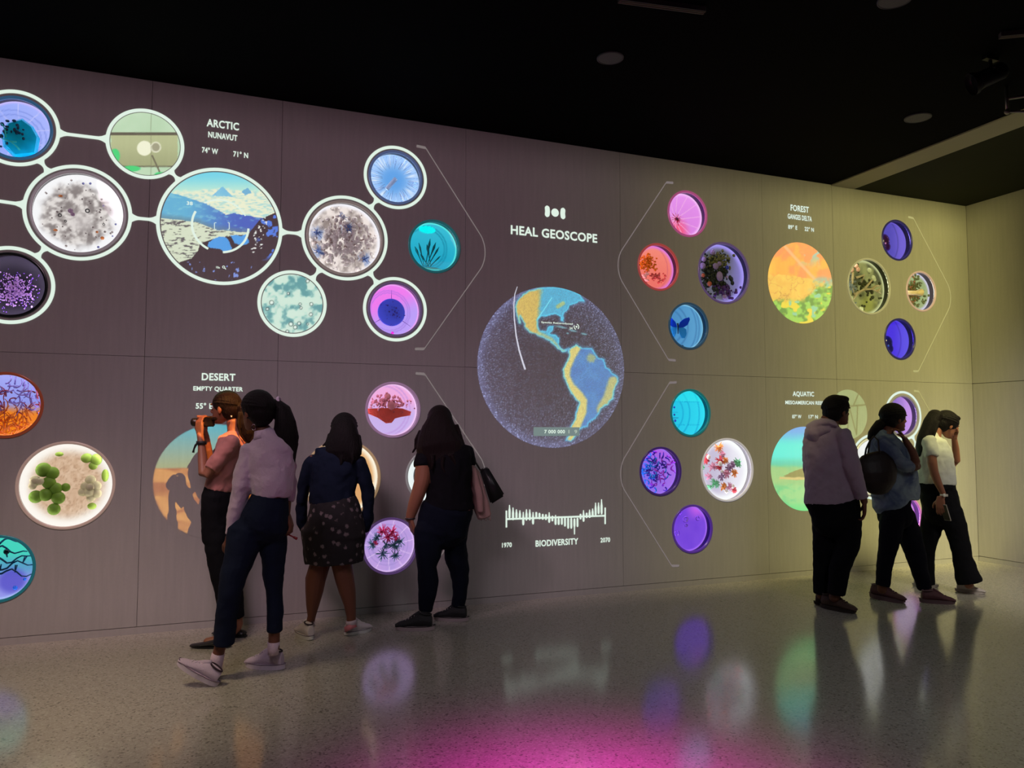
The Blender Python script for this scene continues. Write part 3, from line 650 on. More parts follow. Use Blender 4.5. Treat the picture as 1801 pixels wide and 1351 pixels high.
def lumps(root, name, m, u, v, r, items, seg_=8, flat=.6):
    """each (x, y, radius, depth) a lump of its own"""
    S = SP(u, v, r); me = None
    for q in items:
        x, y, rr, d = q[:4]
        if me is None:
            bm = bmesh.new(); ball(bm, (0, 0, 0), 1, seg=seg_); me = bpy.data.meshes.new(name); bm.to_mesh(me); bm.free(); me.polygons.foreach_set('use_smooth', [True]*len(me.polygons)); me.materials.append(m)
        o = bpy.data.objects.new(name, me); COL.objects.link(o); o.parent = root
        p = S(x, y, d)-Vector((u, 0, v)); o.location = p; o.scale = (rr*r, rr*r*flat, rr*r*(q[4] if len(q) > 4 else 1))
def cloud(root, name, m, u, v, r, n, cx, cy, sx, sy, size, dep=(.005, .04), seed=1, seg_=6, stuff=True):
    """many small grains too small to pick apart: one part"""
    rd = random.Random(seed); S = SP(u, v, r); bm = bmesh.new()
    for _ in range(n):
        while True:
            x, y = rd.gauss(cx, sx), rd.gauss(cy, sy)
            if math.hypot(x, y) < .9: break
        s = r*rd.uniform(*size); ball(bm, S(x, y, rd.uniform(*dep)), s, rd.uniform(.7, 1.4), .8, rd.uniform(.7, 1.4), seg=seg_)
    o = bm_obj(name, bm, m, root, True)
    if stuff: o['kind'] = 'stuff'
    return o
def stems(root, name, m, u, v, r, paths, rad=.012, one=False):
    S = SP(u, v, r); bm = bmesh.new()
    for P in paths:
        if not one: bm = bmesh.new()
        tube(bm, [S(*p) for p in P], [r*rad*(1-.6*i/(len(P)-1)) for i in range(len(P))], 6)
        if not one: bm_obj(name, bm, m, root, True)
    if one: bm_obj(name, bm, m, root, True)
def curl(rd, x, y, ln, bend, d0=.01):
    a = rd.uniform(0, 2*PI); P = []
    for k in range(6):
        P.append((x, y, d0+.02*math.sin(k*.6))); x += math.cos(a)*ln/5; y += math.sin(a)*ln/5; a += bend
        if math.hypot(x, y) > .92: x *= .92/math.hypot(x, y); y *= .92/math.hypot(x, y)
    return P
def tuft(bm, S, x, y, n, ln, rd, rad, d0=.01):
    for k in range(n):
        a = rd.uniform(0, 2*PI); e = rd.uniform(.3, 1)
        p0 = S(x, y, d0); p1 = S(x+math.cos(a)*ln*e*.6, y+math.sin(a)*ln*e*.6, d0+.03*(1.1-e)); p2 = S(x+math.cos(a)*ln*e, y+math.sin(a)*ln*e, d0+.02*(1-e))
        tube(bm, [p0, p1, p2], [rad, rad*.9, rad*.5], 5)

# 1 blue crystal block
def sp1(root, u, v, r):
    S = SP(u, v, r)
    bm = bmesh.new(); P = [(-.45, -.1), (-.3, .25), (.1, .45), (.42, .22), (.62, -.15), (.55, -.75), (-.05, -.9), (-.4, -.55)]
    lo = [bm.verts.new(S(x, y, .004)) for x, y in P]; hi = [bm.verts.new(S(x*.85+.02, y*.85-.03, .035)) for x, y in P]
    for k in range(8): bm.faces.new((lo[k], lo[(k+1) % 8], hi[(k+1) % 8], hi[k]))
    bm.faces.new(hi); bm_obj('crystal_block', bm, smat('teal_crystal', (20, 225, 225), rough=.15, spec=.7, var=.25, vscale=20), root)
    rd = random.Random(3); stems(root, 'twig', smat('mint', (60, 235, 190)), u, v, r, [curl(rd, x, y, .5, b, .042) for x, y, b in ((-.3, -.3, .2), (0, -.4, -.25), (.1, -.65, .1))], .03)
    cloud(root, 'dark_crumbs', smat('darkteal', (20, 70, 80)), u, v, r, 26, -.2, -.1, .18, .16, (.03, .06), (.035, .05), 5)
def pl1(nx, ny):
    c = mixc(C(150, 170, 250), C(175, 185, 255), (nx+1)/2); c = arcs(c, nx, ny, -.1, -.2, (.75, .9), C(110, 130, 220)); c = spokes(c, nx, ny, 0, 0, 9, C(205, 205, 255), .014, .45); return glow(c, nx, ny, C(205, 190, 255), .9)
porthole('blue_crystal', 'round window with teal crystal block on lavender light, top left corner', pl1, (170, 180, 255), 2.5, sp1, (60, 110, 150))
# 2 white gravel
def pl2(nx, ny):
    n = fbm(nx, ny, 9, 3, 5); r_ = np.hypot(nx+.05, ny+.02)+.25*(fbm(nx, ny, 4, 8)-.5)
    c = mixc(mixc(C(140, 130, 128), C(232, 224, 220), sstep(.3, .68, n)), C(252, 250, 252), sstep(.62, .88, r_)); return mixc(c, C(215, 206, 204), (1-sstep(.1, .35, np.hypot(nx-.05, ny+.15)))*.6)
def sp2(root, u, v, r):
    rd = random.Random(4); ps = []
    for k in range(40):
        a = rd.uniform(0, 2*PI); e = rd.uniform(.35, .88); ps.append((e*math.cos(a), e*math.sin(a), rd.uniform(.012, .03), .004))
    lumps(root, 'grey_pebble', smat('grey_pebble', (150, 142, 140)), u, v, r, ps)
    lumps(root, 'orange_pebble', smat('orange_pebble', (215, 130, 70)), u, v, r, [(-.42, .42, .05, .01, .6), (-.5, -.42, .05, .01, .6), (.5, -.52, .045, .01), (.38, -.38, .03, .01)])
    lumps(root, 'blue_pebble', smat('blue_pebble', (110, 115, 170)), u, v, r, [(.05, .78, .03, .01), (.2, .8, .03, .01), (.5, .28, .025, .01), (.78, -.15, .025, .01), (.42, -.75, .03, .01), (.72, -.45, .02, .01)])
    S = SP(u, v, r)
    for x, y, q in ((.16, .12, .055), (-.42, -.05, .045), (-.3, -.18, .03), (.52, -.18, .03)):
        bm = bmesh.new(); p = S(x, y, .008); lathe(bm, [(r*q*.5, 0), (r*q*.75, -.006), (r*q, -.004), (r*q, 0)], 16, p); bm_obj('grey_ring', bm, smat('grey_ring', (90, 95, 95)), root, True)
    lumps(root, 'mauve_pebble', smat('mauve_pebble', (170, 140, 170)), u, v, r, [(-.2, .08, .06, .01), (-.15, .0, .05, .01)])
porthole('white_gravel', 'large round window of pale gravel and pebbles on white light, left of the arctic picture', pl2, (255, 250, 250), 2.0, sp2, (150, 140, 146), (70, 66, 70))
# 3 black with purple crystals
def sp3(root, u, v, r):
    rd = random.Random(9)
    cloud(root, 'purple_crystals', smat('purple_crystal', (228, 185, 255), rough=.2, spec=.8, var=.4, vscale=60), u, v, r, 420, .1, -.15, .26, .24, (.012, .03), (.006, .035), 12, 5)
    cloud(root, 'violet_crystals', smat('violet_crystal', (165, 110, 235), rough=.2, spec=.8), u, v, r, 160, .15, -.15, .33, .28, (.010, .022), (.004, .02), 13, 5)
porthole('black_crystal', 'round black window with a heap of sparkling purple crystals', lambda nx, ny: mixc(C(0, 0, 2), C(34, 8, 60), 1-sstep(.0, .6, np.hypot(nx-.1, ny+.15))), (225, 200, 255), 6, sp3, (14, 14, 16), (6, 6, 8))
# 4 snow moss
def pl4(nx, ny):
    n = fbm(nx, ny, 5, 3, 5); c = mixc(C(150, 135, 130), C(246, 232, 226), sstep(.25, .62, n)); b = np.maximum.reduce([1-sstep(.1, .32, np.hypot((nx-a)*1.2, ny-q)) for a, q in ((.08, .3), (-.75, -.35), (.6, -.5), (-.7, .1))])
    return glow(mixc(c, C(110, 135, 190), b*.7*sstep(.3, .6, fbm(nx, ny, 8, 30))), nx, ny, C(252, 248, 255), .86)
def sp4(root, u, v, r):
    rd = random.Random(14); S = SP(u, v, r)
    cloud(root, 'pale_moss', smat('pale_moss', (250, 240, 232), var=.25, vscale=60, bump=.5), u, v, r, 230, 0, 0, .42, .4, (.03, .075), (.002, .02), 15, 6)
    cloud(root, 'brown_moss', smat('brown_moss', (188, 168, 160)), u, v, r, 80, 0, -.05, .42, .38, (.015, .035), (.012, .026), 17, 5)
    m = smat('blue_moss', (110, 140, 200))
    for x, y, n, ln in ((.1, .3, 26, .22), (-.72, .12, 18, .2), (-.68, -.4, 22, .22), (.55, -.5, 18, .2), (-.05, .62, 14, .15)):
        bm = bmesh.new(); tuft(bm, S, x, y, n, ln, rd, r*.012, .016); bm_obj('blue_tuft', bm, m, root)
porthole('snow_moss', 'large round window of snowy beige moss with blue tufts, right of the arctic picture', pl4, (255, 248, 246), 1.6, sp4, (150, 138, 132), (80, 74, 70))
# 5 ice needles
def pl5(nx, ny):
    a = np.arctan2(ny, nx); rr = np.hypot(nx, ny); n = vnoise(a*14, rr*1.5, 3); c = mixc(C(100, 165, 235), C(170, 205, 252), sstep(.2, .9, rr)); return mixc(c, C(225, 238, 255), sstep(.5, .85, n)*sstep(.4, .75, rr))
def sp5(root, u, v, r):
    rd = random.Random(21); P = []
    for k in range(54):
        a = rd.uniform(0, 2*PI); e = rd.uniform(.42, .62); P.append([(math.cos(a)*.93, math.sin(a)*.93, .012), (math.cos(a+.05)*e, math.sin(a+.05)*e, rd.uniform(.006, .03))])
    stems(root, 'ice_needles', smat('ice', (190, 220, 250), rough=.2), u, v, r, P, .016, True)['kind'] if False else stems(root, 'ice_needles', smat('ice', (190, 220, 250), rough=.2), u, v, r, P, .016, True)
    S = SP(u, v, r); bm = bmesh.new(); tube(bm, [S(-.3, -.42, .02), S(.05, .02, .03)], r*.085, 12); bm_obj('white_rod', bm, smat('white_rod', (235, 248, 255)), root)
porthole('ice_needles', 'round pale blue window of ice needles around a white rod', pl5, (190, 215, 255), 2.2, sp5, (95, 115, 160), (30, 40, 62))
# 6 cyan plant
def pl6(nx, ny):
    c = mixc(C(60, 190, 215), C(20, 160, 195), (1-ny)/2); c = arcs(c, nx, ny, -.25, 0, (.75, .85), C(10, 120, 150), .03); c = mixc(c, C(0, 250, 250), 1-sstep(.9, 1.1, np.hypot((nx+.2)/.34, (ny-.72)/.15)**2)); return glow(c, nx, ny, C(100, 240, 235), .92)
def sp6(root, u, v, r):
    S = SP(u, v, r); m = smat('blade', (30, 105, 110)); rd = random.Random(5)
    for k, (x1, y1, w) in enumerate(((-.7, .0, .05), (-.55, .15, .04), (-.1, .35, .05), (.12, .22, .05), (.25, .05, .04), (-.5, -.3, .05), (.3, -.3, .03), (-.25, .1, .06))):
        bm = bmesh.new(); x0 = -.2+.04*(k-4); tube(bm, [S(x0, -.75, .012+.003*k), S((x0+x1)/2, (-.75+y1)/2, .014+.003*k), S(x0+(x1-x0)*.8, -.75+(y1+.75)*.8, .016+.003*k), S(x1, y1, .014+.003*k)], [r*.015, r*.02, r*w, r*.008], 6); bm_obj('leaf_blade', bm, m, root, True)
    bm = bmesh.new(); ball(bm, S(-.02, -.9, .02), r*.5, 1.1, .12, .28, 14); bm_obj('sand_mound', bm, smat('sand_grey', (150, 165, 160)), root, True)
porthole('cyan_plant', 'round cyan window with a small leafy water plant and sand', pl6, (60, 225, 235), 2.2, sp6, (40, 110, 115), (10, 60, 66))
# 7 violet dish
def pl7(nx, ny):
    c = mixc(C(190, 160, 250), C(245, 125, 240), sstep(-.5, .6, ny-nx*.5)); c = arcs(c, nx, ny, -.15, -.05, (.72, .8), C(150, 110, 220), .02); return glow(c, nx, ny, C(250, 170, 250), .93)
def sp7(root, u, v, r):
    S = SP(u, v, r); bm = bmesh.new(); lathe(bm, [(.001, -.012), (r*.50, -.012), (r*.52, -.008), (r*.52, 0)], 40, S(-.08, -.08, .004)); o = bm_obj('blue_dish', bm, smat('blue_dish', (84, 128, 232), rough=.3), root)
    rd = random.Random(2)
    cloud(root, 'dark_specks', smat('speck', (60, 60, 150)), u, v, r, 34, -.08, -.08, .2, .2, (.012, .03), (.017, .019), 4, 5)
    for a in (90, 215, 325):
        a = math.radians(a); stems(root, 'spoke', smat('spoke', (130, 90, 190)), u, v, r, [[(-.08+math.cos(a)*.5, -.08+math.sin(a)*.5, .006), (-.08+math.cos(a)*.9, -.08+math.sin(a)*.85, .006)]], .012)
    lumps(root, 'pink_marker', smat('pink_marker', (230, 60, 190)), u, v, r, [(-.03, -.86, .06, .008)])
porthole('violet_dish', 'round pink and lilac window holding a blue speckled dish', pl7, (235, 160, 255), 2.2, sp7, (110, 90, 130), (60, 30, 80))
# 8 twig nest
def pl8(nx, ny): return mixc(mixc(C(250, 150, 30), C(235, 110, 20), fbm(nx, ny, 4, 3)), mixc(C(120, 130, 220), C(170, 175, 250), (ny+1)/2), sstep(-.3, .1, ny+.3*(fbm(nx, ny, 3, 7)-.5)))
def sp8(root, u, v, r):
    rd = random.Random(31)
    for nm, m, n, y0, y1 in (('orange_shavings', smat('orange_shaving', (250, 150, 40)), 60, -.85, -.15), ('red_shavings', smat('red_shaving', (190, 90, 90)), 26, -.3, .45), ('lilac_shavings', smat('lilac_shaving', (175, 165, 225)), 46, -.2, .7)):
        P = []
        for k in range(n):
            y = rd.uniform(y0, y1); w = math.sqrt(max(.02, .8-y*y)); P.append(curl(rd, rd.uniform(-w, w), y, rd.uniform(.25, .6), rd.uniform(-.6, .6), rd.uniform(.006, .03)))
        stems(root, nm, m, u, v, r, P, .026, True)
porthole('twig_nest', 'round window of curled orange and lilac shavings at the left edge', pl8, (215, 190, 255), 1.8, sp8, (130, 60, 40), (60, 24, 26))
# 9 cactus
def pl9(nx, ny):
    n = fbm(nx, ny, 14, 3); c = mixc(C(196, 156, 124), C(236, 206, 178), n); c = mixc(c, C(170, 130, 100), sstep(.62, .7, fbm(nx, ny, 30, 9))*.5); return glow(c, nx, ny, C(255, 248, 240), .62, .93)
def sp9(root, u, v, r):
    g1, g2, w = smat('cactus_green', (112, 158, 48), var=.2, vscale=50, rough=.6), smat('cactus_light', (150, 190, 80), var=.2, vscale=50), smat('cactus_white', (250, 252, 205), var=.15, vscale=60, bump=.6)
    lumps(root, 'cactus_ball', g1, u, v, r, [(-.5, .36, .17, .03), (-.32, .28, .15, .03), (-.38, .06, .15, .03), (-.24, -.08, .14, .028), (-.44, -.22, .15, .03), (-.18, -.3, .15, .03), (-.04, -.06, .1, .02), (-.26, -.56, .14, .03), (-.64, -.26, .15, .025), (-.62, .1, .1, .02)], 12, .7)
    lumps(root, 'cactus_pad', g2, u, v, r, [(.38, .62, .13, .02, .9), (.58, .58, .13, .022, 1.1), (.52, .44, .1, .02), (.78, .2, .08, .015, 1.9), (.52, -.52, .1, .015, .8), (-.2, .72, .09, .012, .6)], 12, .6)
    lumps(root, 'white_bloom', w, u, v, r, [(-.66, .12, .11, .05), (-.55, .1, .09, .055), (-.7, .0, .09, .05)], 10, .7)
    lumps(root, 'pale_cactus_ball', w, u, v, r, [(.48, .1, .12, .035), (.38, -.04, .11, .035), (.6, -.04, .12, .035), (.46, -.18, .12, .04), (.32, -.18, .1, .03), (.62, -.22, .11, .035), (.5, -.32, .1, .03), (.48, -.06, .09, .06)], 12, .8)
porthole('cactus', 'large glowing round window of green ball cacti on sand, left of the woman filming', pl9, (255, 240, 225), 3.4, sp9, (176, 150, 138), (120, 104, 96))
# 10 maze
def pl10(nx, ny):
    c = mixc(mixc(C(150, 150, 235), C(90, 160, 200), sstep(-.45, .0, ny)), C(70, 215, 190), sstep(-.05, .5, ny)); c = mixc(c, C(90, 80, 200), (1-sstep(.25, .5, np.hypot(nx-.35, ny+.45)))*.85); return glow(c, nx, ny, C(170, 190, 250), .9)
def sp10(root, u, v, r):
    m = smat('maze_line', (8, 50, 80), rough=.3); P = []
    for k in range(5):
        y = .75-k*.24; P.append([(x, y+.1*math.sin(x*5+k*1.7)+.06*math.sin(x*11+k), .012) for x in np.linspace(-math.sqrt(.8-min(y*y, .75)), math.sqrt(.8-min(y*y, .75)), 14)])
    P += [[(.15, .52, .012), (.2, .3, .012)], [(.45, .05, .012), (.42, -.18, .012)], [(.7, .3, .012), (.62, .1, .012)], [(.0, -.1, .012), (.05, .1, .012)]]
    stems(root, 'dark_ridge', m, u, v, r, P, .045)
    lumps(root, 'black_bead', smat('black_bead', (5, 15, 20), rough=.15), u, v, r, [(.18, .48, .09, .02)]); lumps(root, 'blue_bead', smat('blue_bead', (70, 120, 235), rough=.2), u, v, r, [(.45, -.65, .07, .02), (.7, -.4, .05, .02)])
porthole('maze', 'round teal to violet window with dark winding ridges at the lower left edge', pl10, (130, 200, 230), 2.2, sp10, (30, 105, 115), (8, 50, 66))
# 11 shells (behind the woman in the denim jacket)
def sp11(root, u, v, r):
    S = SP(u, v, r)
    for x, y, q in ((.66, .12, .1), (.74, -.2, .14), (-.6, .2, .12), (-.3, -.4, .13), (.2, .4, .1), (.3, -.6, .12)):
        for k, e in enumerate((1, .62)):
            bm = bmesh.new(); lathe(bm, [(r*q*e*.8, 0), (r*q*e*.9, -.008), (r*q*e, -.004), (r*q*e, 0)], 18, S(x, y, .006)); bm_obj('pale_shell_ring', bm, smat('shell', (240, 235, 225)), root, True)
porthole('shells', 'large tan lit window with pale shell rings, behind the woman in the denim jacket', lambda nx, ny: glow(mixc(C(212, 150, 92), C(235, 182, 126), fbm(nx, ny, 5, 3)), nx, ny, C(255, 246, 225), .82), (255, 225, 170), 2.6, sp11, (190, 160, 120), (120, 90, 60))
# 12 red rock
def pl12(nx, ny): return glow(arcs(mixc(C(205, 180, 238), C(245, 175, 225), sstep(-.3, .5, ny)), nx, ny, -.3, 0, (.9, 1.02), C(190, 140, 220), .03), nx, ny, C(252, 205, 250), .9)
def sp12(root, u, v, r):
    S = SP(u, v, r); P = [(-.92, .04), (-.4, .06), (0, .08), (.4, .06), (.74, -.06), (.7, -.2), (.35, -.26), (.12, -.32), (.0, -.48), (-.2, -.5), (-.38, -.38), (-.5, -.3), (-.88, -.14)]
    bm = bmesh.new(); lo = [bm.verts.new(S(x, y, .004)) for x, y in P]; hi = [bm.verts.new(S(x, y, .03)) for x, y in P]; n = len(P)
    for k in range(n): bm.faces.new((lo[k], lo[(k+1) % n], hi[(k+1) % n], hi[k]))
    bm.faces.new(hi); bm_obj('red_rock_slab', bm, smat('red_rock', (200, 84, 56), var=.2, vscale=30, bump=.6), root)
    cloud(root, 'pink_bushes', smat('pink_bush', (240, 160, 160), var=.3, vscale=60), u, v, r, 130, -.15, .28, .34, .14, (.025, .06), (.006, .03), 22, 6); lumps(root, 'pink_bloom', smat('pink_bloom', (255, 180, 165), bump=.8), u, v, r, [(-.02, .16, .16, .03), (-.15, .5, .12, .02)], 10)
    cloud(root, 'dark_bushes', smat('dark_bush', (150, 80, 80)), u, v, r, 40, .1, .2, .36, .12, (.015, .03), (.015, .035), 23, 5)
porthole('red_rock', 'round pink window with a red rock slab and pink bushes, above the two women', pl12, (250, 200, 250), 1.8, sp12, (165, 130, 165), (60, 40, 76))
# 13 white ring (behind the woman with the handbag)
def sp13(root, u, v, r):
    bm = bmesh.new(); lathe(bm, [(.001, -.03), (r*.66, -.03), (r*.7, -.02), (r*.7, 0)], 40, SP(u, v, r)(.05, 0, .003)); bm_obj('dark_disc', bm, smat('dark_disc', (60, 58, 62)), root, True)
porthole('white_ring', 'round window glowing as a white ring, behind the arm of the woman in black', lambda nx, ny: mixc(C(225, 235, 235), C(245, 252, 250), np.hypot(nx, ny)), (235, 245, 245), 2.0, sp13, (150, 150, 150))
# 14 tufts
def pl14(nx, ny): return glow(spokes(arcs(mixc(C(168, 150, 220), C(205, 160, 225), fbm(nx, ny, 2, 3)), nx, ny, 0, 0, (.6, .75), C(150, 130, 205), .02), nx, ny, 0, -.05, 11, C(236, 205, 245), .014, .3), nx, ny, C(225, 190, 245), .92)
def sp14(root, u, v, r):
    rd = random.Random(8); S = SP(u, v, r)
    for nm, m, L_ in (('pink_tuft', smat('pink_tuft', (245, 70, 120)), ((-.22, .5, .3), (.12, .48, .3), (-.05, .3, .28), (.25, .28, .24), (-.5, .1, .14))), ('green_tuft', smat('green_tuft', (85, 150, 140)), ((-.6, .05, .26), (-.22, -.3, .3), (.2, -.02, .32), (.42, .12, .26), (.25, -.38, .26), (-.12, .02, .2), (-.45, .3, .22)))):
        for x, y, ln in L_:
            bm = bmesh.new(); tuft(bm, S, x, y, 34, ln, rd, r*.016, .02); bm_obj(nm, bm, m, root)
porthole('tufts', 'round lilac window of pink and green tufts low between two women', pl14, (225, 190, 250), 2.2, sp14, (110, 80, 140), (54, 26, 72))
# 15 pink spokes
def pl15(nx, ny): return glow(spokes(mixc(mixc(C(222, 130, 226), C(236, 150, 240), (ny+1)/2), C(250, 90, 130), (1-sstep(.1, .8, np.hypot(nx+.3, ny+.7)))), nx, ny, -.42, -.22, 15, C(252, 190, 235), .016, .05), nx, ny, C(252, 190, 252), .84)
def sp15(root, u, v, r):
    rd = random.Random(6); S = SP(u, v, r); bm = bmesh.new(); tuft(bm, S, -.42, -.22, 26, .34, rd, r*.013, .02); bm_obj('red_filaments', bm, smat('red_filament', (190, 40, 70)), root); lumps(root, 'dark_core', smat('dark_core', (70, 30, 40)), u, v, r, [(-.42, -.22, .07, .03)])
porthole('pink_spokes', 'round pink window with rays from a small dark core, top of the forest group', pl15, (250, 150, 245), 2.4, sp15, (190, 90, 150), (40, 20, 60))
# 16 orange bush
def pl16(nx, ny): return glow(arcs(mixc(C(240, 110, 100), C(250, 140, 120), (ny+1)/2), nx, ny, -.4, 0, (1.1,), C(210, 90, 110), .03), nx, ny, C(225, 120, 235), .8, 1.0, .9)
def sp16(root, u, v, r):
    cloud(root, 'orange_leaves', smat('orange_leaf', (235, 150, 20), var=.3, vscale=60), u, v, r, 120, -.5, .12, .22, .13, (.025, .055), (.01, .035), 41, 5); cloud(root, 'orange_crown', smat('orange_leaf', (235, 150, 20)), u, v, r, 40, -.35, .42, .08, .08, (.03, .06), (.01, .035), 42, 5)
    lumps(root, 'white_mushroom', smat('white_mushroom', (245, 225, 215)), u, v, r, [(-.62, -.42, .16, .03, .6), (-.45, -.3, .12, .03, .6), (-.5, -.58, .14, .035, .45)], 10); cloud(root, 'rose_pebbles', smat('rose_pebble', (215, 110, 110)), u, v, r, 50, .05, -.42, .26, .12, (.03, .06), (.004, .02), 44, 6)
porthole('orange_bush', 'round salmon window with an orange bush and white mushrooms', pl16, (250, 150, 170), 2.2, sp16, (190, 80, 80), (60, 20, 60))
# 17 dark bouquet
def pl17(nx, ny): return glow(mixc(mixc(C(70, 75, 70), C(110, 105, 130), fbm(nx, ny, 4, 3)), C(130, 120, 190), sstep(.1, .9, nx)), nx, ny, C(165, 150, 245), .78)
def sp17(root, u, v, r):
    rd = random.Random(51)
    cloud(root, 'dark_leaves', smat('dark_leaf', (34, 42, 20), var=.4, vscale=50), u, v, r, 260, -.25, -.08, .3, .36, (.03, .08), (.005, .03), 52, 5); cloud(root, 'olive_leaves', smat('olive_leaf', (110, 110, 50), var=.3, vscale=50), u, v, r, 90, -.1, .45, .22, .16, (.03, .06), (.02, .04), 53, 5)
    cloud(root, 'plum_leaves', smat('plum_leaf', (80, 40, 110)), u, v, r, 70, .15, -.55, .22, .14, (.03, .06), (.02, .04), 54, 5)
    lumps(root, 'lilac_flower', smat('lilac_flower', (205, 175, 225), bump=.8), u, v, r, [(-.75, .2, .11, .04), (-.7, .42, .09, .04), (-.25, .22, .11, .045), (-.1, .32, .08, .045), (-.1, -.1, .12, .045, 1.4), (-.35, .68, .1, .04), (.2, -.1, .05, .04), (.1, -.78, .1, .04)], 9)
    lumps(root, 'rust_flower', smat('rust_flower', (200, 105, 70)), u, v, r, [(-.75, -.12, .07, .045), (-.5, -.38, .09, .045)], 9); lumps(root, 'blue_flower', smat('blue_flower', (50, 60, 190)), u, v, r, [(.22, .22, .07, .04)], 9)
porthole('dark_bouquet', 'large round window of dark foliage and lilac flowers, left of the forest picture', pl17, (190, 180, 255), 1.5, sp17, (100, 80, 130), (30, 20, 46))
# 18 butterfly
def pl18(nx, ny): return glow(arcs(mixc(C(70, 135, 190), C(95, 165, 210), (nx+1)/2), nx, ny, -.8, 0, (.75, 1.0, 1.45, 1.6), C(50, 105, 160), .04), nx, ny, C(130, 195, 230), .92)
def sp18(root, u, v, r):
    S = SP(u, v, r); cx, cy = -.42, -.02
    for s in (-1, 1):
        for nm, P, m in (('upper_wing', [(.03, .0), (.12, .2), (.32, .36), (.58, .44), (.62, .34), (.5, .1), (.3, -.02), (.08, -.06)], smat('wing_blue', (20, 70, 215), rough=.3, var=.3)), ('lower_wing', [(.03, -.03), (.25, -.02), (.42, -.1), (.44, -.32), (.34, -.5), (.2, -.5), (.08, -.28)], smat('wing_light', (60, 165, 245), rough=.3, var=.2))):
            bm = bmesh.new(); P2 = [(max(-.9, cx+s*x), cy+y) for x, y in P]
            hi = [bm.verts.new(S(x, y, .03+.012*abs(x-cx))) for x, y in P2]; lo = [bm.verts.new(S(x, y, .026+.012*abs(x-cx))) for x, y in P2]; n = len(P2)
            bm.faces.new(hi); bm.faces.new(lo[::-1])
            for k in range(n): bm.faces.new((lo[k], lo[(k+1) % n], hi[(k+1) % n], hi[k]))
            bm_obj(nm, bm, m, root)
    stems(root, 'butterfly_body', smat('butterfly_body', (20, 25, 50)), u, v, r, [[(cx, .12, .03), (cx, .0, .034), (cx+.01, -.34, .03)]], .05); lumps(root, 'dark_pebble', smat('dark_pebble', (40, 70, 90)), u, v, r, [(-.12, -.86, .06, .01)])
porthole('butterfly', 'round blue window with a mounted blue butterfly', pl18, (130, 190, 240), 2.2, sp18, (50, 80, 105), (14, 34, 56))
# 19 branches
def pl19(nx, ny): return glow(mixc(mixc(C(70, 72, 40), C(150, 150, 84), sstep(.3, .65, fbm(nx, ny, 3, 3))), C(160, 160, 60), (1-sstep(.1, .6, np.hypot(nx-.2, ny+.65)))*.8), nx, ny, C(205, 210, 150), .86)
def sp19(root, u, v, r):
    m = smat('pale_branch', (205, 185, 160)); P = [[(-.5, -.3, .02), (-.1, -.1, .035), (.3, -.05, .03), (.75, -.18, .02)], [(-.1, -.1, .035), (.15, .15, .04), (.45, .4, .03)], [(.3, -.05, .03), (.5, .08, .03), (.7, .1, .025)], [(-.45, .3, .03), (-.1, .42, .04), (-.2, .15, .03)], [(-.6, .5, .03), (-.65, .0, .03), (-.5, -.35, .02)], [(.55, -.12, .025), (.7, .0, .03)], [(-.35, -.2, .03), (-.6, -.5, .02)]]
    stems(root, 'branch', m, u, v, r, P, .055); lumps(root, 'pink_berry', smat('pink_berry', (245, 190, 190)), u, v, r, [(-.68, .58, .1, .04), (-.46, .72, .09, .04), (-.4, .6, .09, .045)], 9)
    lumps(root, 'pale_bloom', smat('pale_bloom', (226, 232, 220)), u, v, r, [(.18, .62, .1, .03), (.35, .36, .1, .035), (.4, .3, .08, .035), (-.25, -.82, .1, .03), (-.72, -.45, .07, .04)], 9); cloud(root, 'blue_moss_clumps', smat('grey_blue_moss', (135, 145, 165)), u, v, r, 60, -.65, .05, .1, .22, (.03, .06), (.01, .035), 61, 5)
    cloud(root, 'dark_moss', smat('dark_moss', (60, 62, 30)), u, v, r, 60, -.1, .0, .4, .35, (.03, .07), (.004, .02), 62, 5)
porthole('branches', 'large round olive window with pale forked branches and pink berries', pl19, (235, 235, 190), 1.7, sp19, (170, 165, 130), (40, 42, 24))
# 20 / 22 violet domes
def domes(key, label, col, hi, led, mcol, ly):
    def pl(nx, ny): return glow(arcs(mixc(C(*col), C(*hi), sstep(-.2, .8, nx)), nx, ny, -.9, 0, (1.35,), C(*[int(c*.75) for c in col]), .04), nx, ny, C(*hi), .92)
    def sp(root, u, v, r):
        lumps(root, 'dark_bulb', smat(mcol[0], mcol[1], rough=.12, spec=.8), u, v, r, [(-.62, -.05+ly, .3, .03, 1.2), (-.5, -.32+ly, .24, .03)], 14)
        lumps(root, 'bright_bead', smat(mcol[2], mcol[3], rough=.1, spec=.9), u, v, r, [(-.7, -.2+ly, .06, .06), (-.6, .08+ly, .05, .06), (-.5, -.08+ly, .05, .06)], 8)
    porthole(key, label, pl, led, 1.8, sp, (44, 40, 90), (16, 10, 40))
domes('violet_dome', 'round violet window with a dark bulb, topmost at the right', (84, 72, 190), (120, 100, 225), (130, 110, 245), ('plum_bulb', (60, 20, 80), 'pink_bead', (240, 170, 230)), 0)
domes('indigo_dome', 'round deep indigo window with dark glossy bulbs and blue beads at the right', (70, 40, 232), (96, 80, 240), (90, 60, 255), ('navy_bulb', (14, 10, 110), 'blue_glass_bead', (60, 110, 250)), -.15)
